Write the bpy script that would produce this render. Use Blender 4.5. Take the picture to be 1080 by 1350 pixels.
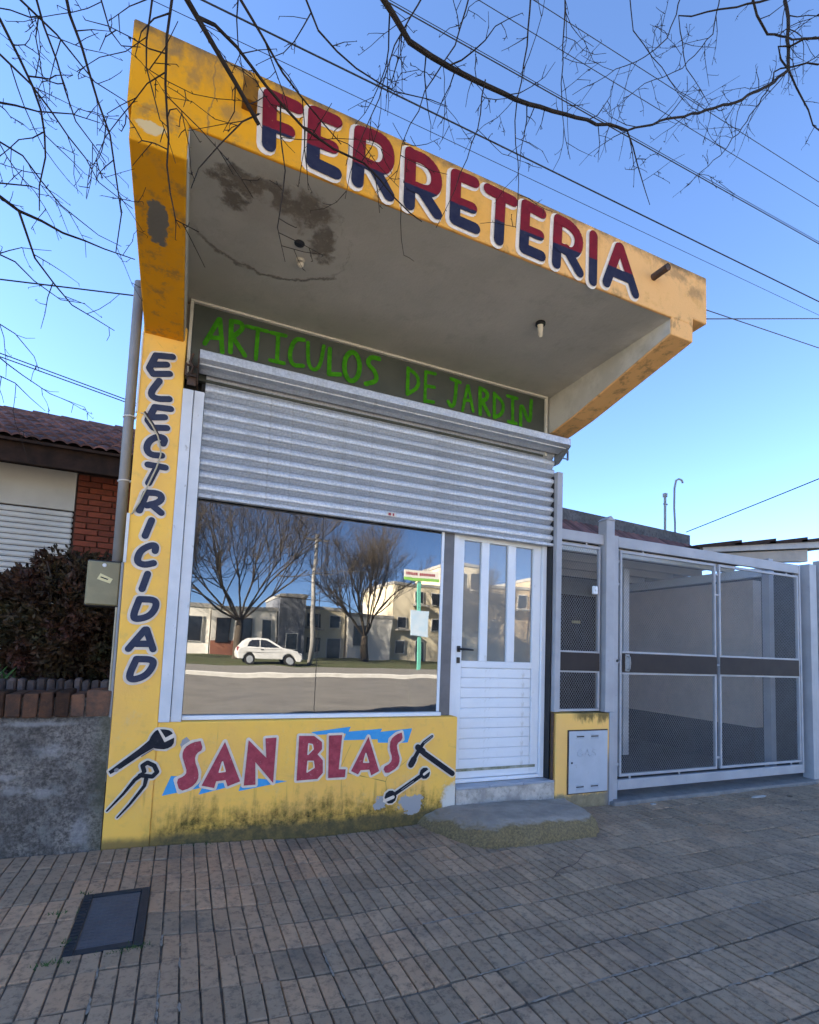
import bpy, bmesh, math, random
from mathutils import Vector, Matrix, noise as mnoise
from mathutils.geometry import tessellate_polygon

for _o in list(bpy.data.objects):
    bpy.data.objects.remove(_o, do_unlink=True)
SC = bpy.context.scene
COL = SC.collection

# ------------------------------------------------------------------ camera
CAM_ROWS = ((0.916869, -0.397394, 0.037796), (0.066221, 0.058045, -0.996115), (0.393657, 0.91581, 0.079536))
CAM_POS = (0.0, -3.4, 1.224)
cam_data = bpy.data.cameras.new('camera')
cam = bpy.data.objects.new('camera', cam_data)
COL.objects.link(cam)
_r = CAM_ROWS
cam.matrix_world = Matrix(((_r[0][0], -_r[1][0], -_r[2][0], CAM_POS[0]),
                           (_r[0][1], -_r[1][1], -_r[2][1], CAM_POS[1]),
                           (_r[0][2], -_r[1][2], -_r[2][2], CAM_POS[2]),
                           (0, 0, 0, 1)))
cam_data.sensor_fit = 'HORIZONTAL'
cam_data.sensor_width = 36.0
cam_data.lens = 687.1 / 1080.0 * 36.0
cam_data.shift_x = 0.0
cam_data.shift_y = (800.72 - 675.0) / 1080.0
cam_data.clip_start = 0.05
cam_data.clip_end = 4000.0
SC.camera = cam

# ------------------------------------------------------------------ sky, sun, exposure
SUN_EL = math.radians(24.0)
SUN_AZ = math.radians(-68.0)      # measured from +Y (behind the shop) towards +X
world = bpy.data.worlds.new('World')
SC.world = world
world.use_nodes = True
wn = world.node_tree
bg = wn.nodes['Background']
sky = wn.nodes.new('ShaderNodeTexSky')
sky.sky_type = 'NISHITA'
sky.sun_disc = False
sky.sun_elevation = SUN_EL
sky.sun_rotation = SUN_AZ
sky.altitude = 50.0
sky.air_density = 0.45
sky.dust_density = 0.0
sky.ozone_density = 3.2
wn.links.new(sky.outputs[0], bg.inputs['Color'])
bg.inputs['Strength'].default_value = 0.05

sun_data = bpy.data.lights.new('sun', 'SUN')
sun_data.energy = 5.0
sun_data.angle = math.radians(0.53)
sun_data.color = (1.0, 0.88, 0.72)
sun = bpy.data.objects.new('sun', sun_data)
COL.objects.link(sun)
_sd = Vector((math.sin(SUN_AZ) * math.cos(SUN_EL), math.cos(SUN_AZ) * math.cos(SUN_EL), math.sin(SUN_EL)))
sun.rotation_euler = _sd.to_track_quat('Z', 'Y').to_euler()
sun.location = _sd * 60.0

SC.render.engine = 'CYCLES'
SC.view_settings.view_transform = 'Standard'
SC.view_settings.look = 'None'
SC.view_settings.exposure = 3.9
SC.view_settings.gamma = 1.0
SC.view_settings.use_curve_mapping = False
SC.render.film_transparent = False

# ------------------------------------------------------------------ mesh helpers
class MB:
    """collects faces; build() links them as ONE mesh object"""
    def __init__(s):
        s.v = []; s.f = []; s.m = []; s.c = []; s.cur = 0; s.col = 0.5
    def add(s, vs, fs):
        o = len(s.v)
        s.v.extend([tuple(p) for p in vs])
        for f in fs:
            s.f.append(tuple(i + o for i in f)); s.m.append(s.cur); s.c.append(s.col)
        return s
    def box(s, x0, x1, y0, y1, z0, z1):
        return s.add([(x0, y0, z0), (x1, y0, z0), (x1, y1, z0), (x0, y1, z0), (x0, y0, z1), (x1, y0, z1), (x1, y1, z1), (x0, y1, z1)],
                     [(0, 3, 2, 1), (4, 5, 6, 7), (0, 1, 5, 4), (1, 2, 6, 5), (2, 3, 7, 6), (3, 0, 4, 7)])
    def cham(s, x0, x1, y0, y1, z0, z1, c=0.004):
        xs = (x0, x1); ys = (y0, y1); zs = (z0, z1); vs = []; idx = {}
        for i in (0, 1):
            for j in (0, 1):
                for k in (0, 1):
                    sx = c if i == 0 else -c; sy = c if j == 0 else -c; sz = c if k == 0 else -c
                    for a in range(3):
                        p = [xs[i] + sx, ys[j] + sy, zs[k] + sz]
                        p[a] = (xs[i], ys[j], zs[k])[a]
                        idx[(i, j, k, a)] = len(vs); vs.append(tuple(p))
        F = []
        for a in range(3):
            for d in (0, 1):
                b, e = (a + 1) % 3, (a + 2) % 3
                q = []
                for (u, w) in ((0, 0), (1, 0), (1, 1), (0, 1)):
                    t = [0, 0, 0]; t[a] = d; t[b] = u; t[e] = w
                    q.append(idx[(t[0], t[1], t[2], a)])
                F.append(tuple(q) if d else tuple(reversed(q)))
        for a in range(3):
            b, e = (a + 1) % 3, (a + 2) % 3
            for u in (0, 1):
                for w in (0, 1):
                    t0 = [0, 0, 0]; t1 = [0, 0, 0]
                    t0[a] = 0; t1[a] = 1; t0[b] = t1[b] = u; t0[e] = t1[e] = w
                    q = (idx[(*t0, b)], idx[(*t1, b)], idx[(*t1, e)], idx[(*t0, e)])
                    F.append(q if (u + w) % 2 == 1 else tuple(reversed(q)))
        for i in (0, 1):
            for j in (0, 1):
                for k in (0, 1):
                    q = (idx[(i, j, k, 0)], idx[(i, j, k, 1)], idx[(i, j, k, 2)])
                    F.append(q if (i + j + k) % 2 == 1 else tuple(reversed(q)))
        return s.add(vs, F)
    def prism(s, poly, axis, a0, a1):
        """poly: 2D points; axis 0 -> (y,z), 1 -> (x,z), 2 -> (x,y)"""
        n = len(poly)
        def P(p, a):
            return ((a, p[0], p[1]), (p[0], a, p[1]), (p[0], p[1], a))[axis]
        vs = [P(p, a0) for p in poly] + [P(p, a1) for p in poly]
        tr = tessellate_polygon([[Vector((p[0], p[1], 0)) for p in poly]])
        F = [tuple(t) for t in tr] + [tuple(n + i for i in reversed(t)) for t in tr]
        F += [(i, (i + 1) % n, n + (i + 1) % n, n + i) for i in range(n)]
        return s.add(vs, F)
    def tube(s, pts, rs, n=6, cap=True):
        pts = [Vector(p) for p in pts]
        if not isinstance(rs, (list, tuple)):
            rs = [rs] * len(pts)
        vs = []; F = []
        t = (pts[1] - pts[0]).normalized()
        up = Vector((0, 0, 1)) if abs(t.z) < 0.9 else Vector((1, 0, 0))
        u = t.cross(up).normalized(); w = t.cross(u).normalized()
        for i, p in enumerate(pts):
            if i == 0: d = pts[1] - pts[0]
            elif i == len(pts) - 1: d = pts[-1] - pts[-2]
            else: d = (pts[i + 1] - pts[i]).normalized() + (pts[i] - pts[i - 1]).normalized()
            if d.length < 1e-9: d = t
            d.normalize()
            u = (u - d * u.dot(d)); u.normalize(); w = d.cross(u)
            for k in range(n):
                a = 2 * math.pi * k / n
                vs.append(tuple(p + (u * math.cos(a) + w * math.sin(a)) * rs[i]))
        for i in range(len(pts) - 1):
            for k in range(n):
                F.append((i * n + k, i * n + (k + 1) % n, (i + 1) * n + (k + 1) % n, (i + 1) * n + k))
        if cap:
            F.append(tuple(reversed(range(n)))); F.append(tuple(range((len(pts) - 1) * n, len(pts) * n)))
        return s.add(vs, F)
    def sphere(s, c, r, nu=10, nv=6, sq=(1, 1, 1)):
        vs = [(c[0], c[1], c[2] + r * sq[2])]; F = []
        for i in range(1, nv):
            th = math.pi * i / nv
            for k in range(nu):
                a = 2 * math.pi * k / nu
                vs.append((c[0] + r * sq[0] * math.sin(th) * math.cos(a), c[1] + r * sq[1] * math.sin(th) * math.sin(a), c[2] + r * sq[2] * math.cos(th)))
        vs.append((c[0], c[1], c[2] - r * sq[2]))
        for k in range(nu):
            F.append((0, 1 + k, 1 + (k + 1) % nu))
            F.append((len(vs) - 1, 1 + (nv - 2) * nu + (k + 1) % nu, 1 + (nv - 2) * nu + k))
        for i in range(nv - 2):
            for k in range(nu):
                F.append((1 + i * nu + k, 1 + (i + 1) * nu + k, 1 + (i + 1) * nu + (k + 1) % nu, 1 + i * nu + (k + 1) % nu))
        return s.add(vs, F)
    def mesh(s, name, mats, smooth=False, attr=False):
        me = bpy.data.meshes.new(name)
        me.from_pydata(s.v, [], s.f)
        if not isinstance(mats, (list, tuple)): mats = [mats]
        for m in mats: me.materials.append(m)
        if len(mats) > 1: me.polygons.foreach_set('material_index', s.m)
        if smooth: me.polygons.foreach_set('use_smooth', [True] * len(s.f))
        if attr:
            at = me.attributes.new('piece', 'FLOAT', 'FACE')
            at.data.foreach_set('value', s.c)
        me.update()
        return me
    def build(s, name, mats, parent=None, smooth=False, bevel=0, attr=False, recalc=True):
        me = s.mesh(name, mats, smooth, attr)
        if recalc:
            bm = bmesh.new(); bm.from_mesh(me)
            bmesh.ops.recalc_face_normals(bm, faces=bm.faces); bm.to_mesh(me); bm.free()
        return link(name, me, parent, bevel)

def link(name, me, parent=None, bevel=0):
    o = bpy.data.objects.new(name, me); COL.objects.link(o)
    if parent is not None: attach(o, parent)
    if bevel:
        b = o.modifiers.new('bevel', 'BEVEL'); b.width = bevel; b.segments = 2; b.limit_method = 'ANGLE'; b.angle_limit = math.radians(40)
    return o

def wloc(o):
    v = Vector(o.location)
    if o.parent is not None:
        v = o.matrix_parent_inverse.to_translation() + v + wloc(o.parent)
    return v
def attach(o, parent):
    o.parent = parent
    o.matrix_parent_inverse = Matrix.Translation(-wloc(parent))

def thing(name, label, cat, loc=(0, 0, 0), group=None):
    o = bpy.data.objects.new(name, None); COL.objects.link(o)
    o.location = loc; o.empty_display_size = 0.2
    tag(o, label, cat, group); return o
def tag(o, label=None, cat=None, group=None, kind=None):
    if label: o['label'] = label
    if cat: o['category'] = cat
    if group: o['group'] = group
    if kind: o['kind'] = kind
    return o
def smooth01(t):
    t = max(0.0, min(1.0, t)); return t * t * (3 - 2 * t)
def G(x, y):
    """pavement height: it climbs a little towards the low garden wall"""
    return 0.055 * smooth01((0.9 - x) / 1.3) + 0.012 * math.sin(x * 1.7 + 0.6) * math.sin(y * 1.3) + 0.004 * math.sin(x * 5.1 + y * 3.7)

# ------------------------------------------------------------------ material helpers
class H:
    def __init__(s, name):
        s.m = bpy.data.materials.new(name); s.m.use_nodes = True
        s.t = s.m.node_tree; s.t.nodes.clear(); s._pos = None
    def n(s, ty, **k):
        o = s.t.nodes.new(ty)
        for a, b in k.items(): setattr(o, a, b)
        return o
    def put(s, sock, val):
        if hasattr(val, 'is_linked') or hasattr(val, 'links'): s.t.links.new(val, sock)
        elif isinstance(val, (tuple, list)) and len(val) == 3 and sock.type == 'RGBA': sock.default_value = (*val, 1)
        else: sock.default_value = val
    def pos(s):
        if s._pos is None: s._pos = s.n('ShaderNodeTexCoord').outputs['Object']
        return s._pos
    def xyz(s):
        q = s.n('ShaderNodeSeparateXYZ'); s.put(q.inputs[0], s.pos()); return q.outputs
    def math(s, op, a, b=0.0):
        q = s.n('ShaderNodeMath', operation=op); s.put(q.inputs[0], a); s.put(q.inputs[1], b); return q.outputs[0]
    def noise(s, scale, detail=5, rough=0.6, vec=None, dist=0.0):
        q = s.n('ShaderNodeTexNoise'); q.inputs['Scale'].default_value = scale; q.inputs['Detail'].default_value = detail
        q.inputs['Roughness'].default_value = rough; q.inputs['Distortion'].default_value = dist
        s.put(q.inputs['Vector'], vec if vec is not None else s.pos()); return q.outputs[0]
    def voro(s, scale, feature='F1', vec=None):
        q = s.n('ShaderNodeTexVoronoi', feature=feature); q.inputs['Scale'].default_value = scale
        s.put(q.inputs['Vector'], vec if vec is not None else s.pos()); return q.outputs
    def scaled(s, sx, sy, sz):
        q = s.n('ShaderNodeMapping'); q.inputs['Scale'].default_value = (sx, sy, sz); s.put(q.inputs[0], s.pos()); return q.outputs[0]
    def mr(s, v, a, b, c=0.0, d=1.0):
        q = s.n('ShaderNodeMapRange', interpolation_type='SMOOTHSTEP'); q.clamp = True
        s.put(q.inputs[0], v)
        for i, w in enumerate((a, b, c, d)): q.inputs[i + 1].default_value = w
        return q.outputs[0]
    def mix(s, f, a, b):
        q = s.n('ShaderNodeMix', data_type='RGBA'); s.put(q.inputs[0], f); s.put(q.inputs[6], a); s.put(q.inputs[7], b); return q.outputs[2]
    def scale_col(s, c, f):
        q = s.n('ShaderNodeMix', data_type='RGBA', blend_type='MULTIPLY'); q.inputs[0].default_value = 1.0
        s.put(q.inputs[6], c)
        cc = s.n('ShaderNodeCombineXYZ')
        for i in range(3): s.put(cc.inputs[i], f)
        s.put(q.inputs[7], cc.outputs[0]); return q.outputs[2]
    def spot(s, cx, cy, rx, ry, axes='xz', amp=0.8, nscale=9, soft=0.25, warp=0.0):
        """ragged blotch: 1 inside"""
        o = s.xyz(); ax = {'x': 0, 'y': 1, 'z': 2}
        u, v = o[ax[axes[0]]], o[ax[axes[1]]]
        if warp:
            w1 = s.noise(nscale * 0.45, 3, 0.6); w2 = s.noise(nscale * 0.55, 3, 0.6, s.scaled(1.3, 1.1, 1.7))
            u = s.math('ADD', u, s.math('MULTIPLY', s.math('SUBTRACT', w1, 0.5), warp)); v = s.math('ADD', v, s.math('MULTIPLY', s.math('SUBTRACT', w2, 0.5), warp))
        a = s.math('DIVIDE', s.math('SUBTRACT', u, cx), rx); b = s.math('DIVIDE', s.math('SUBTRACT', v, cy), ry)
        d = s.math('SQRT', s.math('ADD', s.math('MULTIPLY', a, a), s.math('MULTIPLY', b, b)))
        d = s.math('ADD', d, s.math('MULTIPLY', s.math('SUBTRACT', s.noise(nscale, 7, 0.7), 0.5), amp * 2))
        return s.mr(d, 1.0, 1.0 - soft)
    def rnd(s): return s.n('ShaderNodeObjectInfo').outputs['Random']
    def bump(s, h, strength=0.3, dist=0.01):
        q = s.n('ShaderNodeBump'); q.inputs['Strength'].default_value = strength; q.inputs['Distance'].default_value = dist
        s.put(q.inputs['Height'], h); return q.outputs[0]
    def out(s, color, rough=0.8, normal=None, metal=0.0, spec=0.4, **k):
        b = s.n('ShaderNodeBsdfPrincipled'); s.put(b.inputs['Base Color'], color); s.put(b.inputs['Roughness'], rough)
        b.inputs['Metallic'].default_value = metal; b.inputs['Specular IOR Level'].default_value = spec
        if normal is not None: s.put(b.inputs['Normal'], normal)
        for a, v in k.items(): s.put(b.inputs[a.replace('_', ' ')], v)
        o = s.n('ShaderNodeOutputMaterial'); s.t.links.new(b.outputs[0], o.inputs[0]); return s.m

def simple(name, c1, c2=None, scale=6, rough=0.75, bump=0.0, bscale=80, bdist=0.004, metal=0.0, spec=0.4, var=0.0, detail=6, attr=False):
    h = H(name)
    c2 = c2 or tuple(x * 0.8 for x in c1)
    f = h.mr(h.noise(scale, detail, 0.65), 0.3, 0.7)
    col = h.mix(f, c1, c2)
    if var: col = h.scale_col(col, h.math('ADD', h.math('MULTIPLY', h.rnd(), var * 2), 1 - var))
    if attr:
        a = h.n('ShaderNodeAttribute', attribute_name='piece').outputs['Fac']
        col = h.scale_col(col, h.math('ADD', h.math('MULTIPLY', a, 0.9), 0.55))
    nor = h.bump(h.noise(bscale, 4, 0.6), bump, bdist) if bump else None
    return h.out(col, rough, nor, metal, spec)

MAT = {}
# ------------------------------------------------------------------ measured outlines (metres)
FERR=[('F',[[(0.194,3.659),(0.202,3.425)],[(0.194,3.659),(0.315,3.659)],[(0.198,3.522),(0.282,3.527)]]),('E',[[(0.395,3.674),(0.398,3.426)],[(0.395,3.674),(0.496,3.676)],[(0.399,3.536),(0.485,3.54)],[(0.398,3.426),(0.505,3.419)]]),('R',[[(0.615,3.677),(0.612,3.422)],[(0.615,3.677),(0.711,3.693),(0.76,3.659),(0.764,3.573),(0.719,3.522),(0.618,3.533)],[(0.688,3.524),(0.771,3.413)]]),('R',[[(0.877,3.686),(0.88,3.413)],[(0.877,3.678),(0.964,3.684),(1.022,3.634),(1.025,3.557),(0.984,3.515),(0.88,3.513)],[(0.942,3.51),(1.03,3.419)]]),('E',[[(1.134,3.677),(1.134,3.43)],[(1.134,3.677),(1.243,3.68)],[(1.133,3.53),(1.234,3.532)],[(1.134,3.43),(1.255,3.426)]]),('T',[[(1.329,3.677),(1.486,3.67)],[(1.408,3.674),(1.401,3.415)]]),('E',[[(1.57,3.682),(1.561,3.425)],[(1.57,3.682),(1.677,3.674)],[(1.566,3.538),(1.665,3.539)],[(1.561,3.425),(1.678,3.422)]]),('R',[[(1.791,3.681),(1.782,3.414)],[(1.791,3.681),(1.88,3.678),(1.941,3.631),(1.937,3.555),(1.894,3.508),(1.791,3.521)],[(1.85,3.52),(1.945,3.414)]]),('I',[[(2.048,3.68),(2.046,3.397)]]),('A',[[(2.244,3.675),(2.149,3.422)],[(2.256,3.679),(2.377,3.424)],[(2.189,3.506),(2.34,3.504)]])]
ELEC=[('E',[[(-0.263,2.929),(-0.174,2.944)],[(-0.265,2.929),(-0.295,2.841),(-0.272,2.81)],[(-0.272,2.869),(-0.203,2.887)],[(-0.273,2.81),(-0.183,2.833)]]),('L',[[(-0.236,2.776),(-0.283,2.685),(-0.247,2.66),(-0.175,2.676)]]),('E',[[(-0.249,2.61),(-0.163,2.617)],[(-0.249,2.61),(-0.281,2.521),(-0.25,2.482)],[(-0.258,2.544),(-0.192,2.559)],[(-0.25,2.482),(-0.176,2.495)]]),('C',[[(-0.189,2.395),(-0.18,2.428),(-0.219,2.436),(-0.266,2.399),(-0.278,2.347),(-0.254,2.314),(-0.192,2.32)]]),('T',[[(-0.262,2.254),(-0.168,2.252)],[(-0.212,2.248),(-0.251,2.143)]]),('R',[[(-0.259,2.08),(-0.287,1.973)],[(-0.255,2.085),(-0.195,2.091),(-0.172,2.069),(-0.186,2.036),(-0.249,2.008)],[(-0.229,2.018),(-0.171,1.974)]]),('I',[[(-0.219,1.924),(-0.247,1.827)]]),('C',[[(-0.188,1.743),(-0.185,1.774),(-0.212,1.776),(-0.262,1.741),(-0.278,1.693),(-0.273,1.665),(-0.238,1.654),(-0.191,1.67)]]),('I',[[(-0.218,1.604),(-0.241,1.513)]]),('D',[[(-0.25,1.453),(-0.278,1.351),(-0.257,1.334),(-0.191,1.356),(-0.159,1.412),(-0.165,1.456),(-0.25,1.453)]]),('A',[[(-0.209,1.278),(-0.286,1.164)],[(-0.201,1.279),(-0.159,1.166)],[(-0.247,1.194),(-0.174,1.197)]]),('D',[[(-0.241,1.107),(-0.275,1.008),(-0.253,0.985),(-0.187,1.01),(-0.151,1.069),(-0.154,1.107),(-0.241,1.107)]])]
ARTI=[('A',[[(0.074,3.288),(-0.001,3.104)],[(0.08,3.289),(0.106,3.076)],[(0.026,3.152),(0.098,3.167)]]),('R',[[(0.148,3.298),(0.155,3.09)],[(0.148,3.298),(0.211,3.305),(0.224,3.267),(0.16,3.19)],[(0.165,3.191),(0.244,3.09)]]),('T',[[(0.245,3.291),(0.377,3.293)],[(0.316,3.294),(0.314,3.085)]]),('I',[[(0.402,3.292),(0.496,3.297)],[(0.447,3.295),(0.45,3.103)],[(0.405,3.101),(0.495,3.103)]]),('C',[[(0.618,3.301),(0.56,3.294),(0.525,3.183),(0.549,3.102),(0.622,3.118)]]),('U',[[(0.648,3.291),(0.656,3.145),(0.694,3.099),(0.74,3.142),(0.759,3.296)]]),('L',[[(0.802,3.289),(0.805,3.106),(0.884,3.123)]]),('O',[[(1.023,3.215),(1.02,3.167),(1.006,3.126),(0.984,3.1),(0.959,3.093),(0.935,3.108),(0.918,3.141),(0.91,3.186),(0.913,3.233),(0.927,3.275),(0.949,3.301),(0.974,3.308),(0.997,3.293),(1.015,3.26),(1.023,3.215)]]),('S',[[(1.166,3.311),(1.103,3.311),(1.075,3.254),(1.145,3.208),(1.157,3.139),(1.074,3.1)]]),('D',[[(1.397,3.3),(1.398,3.104)],[(1.397,3.3),(1.481,3.26),(1.485,3.172),(1.398,3.101)]]),('E',[[(1.541,3.31),(1.542,3.077)],[(1.541,3.31),(1.622,3.313)],[(1.545,3.2),(1.618,3.207)],[(1.542,3.083),(1.615,3.089)]]),('J',[[(1.757,3.308),(1.835,3.299)],[(1.804,3.299),(1.795,3.113),(1.761,3.085),(1.737,3.121)]]),('A',[[(1.902,3.287),(1.865,3.08)],[(1.909,3.289),(1.959,3.094)],[(1.875,3.167),(1.941,3.175)]]),('R',[[(2.016,3.296),(2.023,3.086)],[(2.016,3.296),(2.086,3.278),(2.08,3.219),(2.02,3.186)],[(2.039,3.19),(2.103,3.097)]]),('D',[[(2.147,3.285),(2.153,3.086)],[(2.147,3.281),(2.236,3.228),(2.231,3.136),(2.153,3.085)]]),('I',[[(2.272,3.292),(2.365,3.292)],[(2.322,3.293),(2.328,3.084)],[(2.286,3.081),(2.362,3.08)]]),('N',[[(2.405,3.074),(2.4,3.288),(2.497,3.078),(2.504,3.305)]])]
SANB=[('S',[(0.134,0.629),(0.151,0.579),(0.115,0.556),(0.108,0.517),(0.136,0.446),(0.135,0.397),(0.096,0.356),(0.038,0.341),(0.015,0.41),(0.055,0.427),(0.071,0.45),(0.054,0.5),(0.037,0.549),(0.048,0.593),(0.088,0.621)],[]),('A',[(0.273,0.619),(0.376,0.377),(0.304,0.352),(0.29,0.39),(0.237,0.386),(0.228,0.347),(0.156,0.366)],[[(0.266,0.499),(0.284,0.443),(0.252,0.44)]]),('N',[(0.411,0.625),(0.524,0.512),(0.512,0.632),(0.58,0.635),(0.575,0.354),(0.459,0.489),(0.468,0.351),(0.398,0.35)],[]),('B',[(0.723,0.641),(0.82,0.638),(0.874,0.597),(0.877,0.551),(0.849,0.519),(0.886,0.478),(0.89,0.399),(0.857,0.362),(0.721,0.359)],[[(0.788,0.588),(0.811,0.582),(0.818,0.554),(0.786,0.522)],[(0.788,0.477),(0.823,0.475),(0.83,0.436),(0.786,0.41)]]),('L',[(0.919,0.637),(1.009,0.638),(0.996,0.416),(1.044,0.413),(1.04,0.362),(0.927,0.363)],[]),('A',[(1.194,0.621),(1.281,0.388),(1.225,0.362),(1.21,0.401),(1.148,0.401),(1.131,0.374),(1.081,0.399)],[[(1.18,0.51),(1.202,0.451),(1.167,0.453)]]),('S',[(1.438,0.643),(1.447,0.595),(1.402,0.566),(1.411,0.518),(1.433,0.457),(1.415,0.404),(1.333,0.362),(1.305,0.41),(1.362,0.437),(1.373,0.472),(1.351,0.532),(1.355,0.598),(1.399,0.632)],[])]
BOLT=[[(0.801,0.661),(1.067,0.69),(1.054,0.658),(1.293,0.671),(1.282,0.65),(1.518,0.668),(1.488,0.572),(1.455,0.57),(1.266,0.577),(1.262,0.601),(1.02,0.602),(1.035,0.645),(0.831,0.643)],[(-0.014,0.431),(-0.055,0.321),(0.152,0.352),(0.148,0.416)],[(0.185,0.414),(0.143,0.313),(0.382,0.361),(0.379,0.407)],[(0.399,0.406),(0.37,0.317),(0.664,0.359),(0.481,0.386)]]
WRENCH_POLY=[[(-0.336,0.478),(-0.147,0.632),(-0.132,0.672),(-0.108,0.703),(-0.073,0.704),(-0.032,0.696),(-0.011,0.658),(-0.012,0.61),(-0.051,0.587),(-0.1,0.592),(-0.123,0.6),(-0.322,0.456)],[(-0.106,0.71),(-0.061,0.629),(-0.005,0.658),(-0.015,0.68),(-0.058,0.655),(-0.092,0.707)]]
PLIERS=[[(-0.165,0.452),(-0.201,0.423),(-0.255,0.347),(-0.328,0.261)],[(-0.143,0.429),(-0.149,0.387),(-0.217,0.289),(-0.275,0.22)],[(-0.177,0.447),(-0.112,0.436),(-0.089,0.461),(-0.107,0.498),(-0.143,0.517),(-0.167,0.501),(-0.156,0.468)]]
HAMMER=[[(1.674,0.609),(1.61,0.565),(1.578,0.523),(1.517,0.419)],[(1.613,0.494),(1.848,0.338)],[(1.564,0.536),(1.606,0.504)]]
SPANNER=[[(1.366,0.204),(1.625,0.354)],[(1.372,0.209),(1.373,0.207)],[(1.625,0.354),(1.627,0.353)],[(1.328,0.186),(1.391,0.207)],[(1.659,0.373),(1.619,0.347)]]
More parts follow.
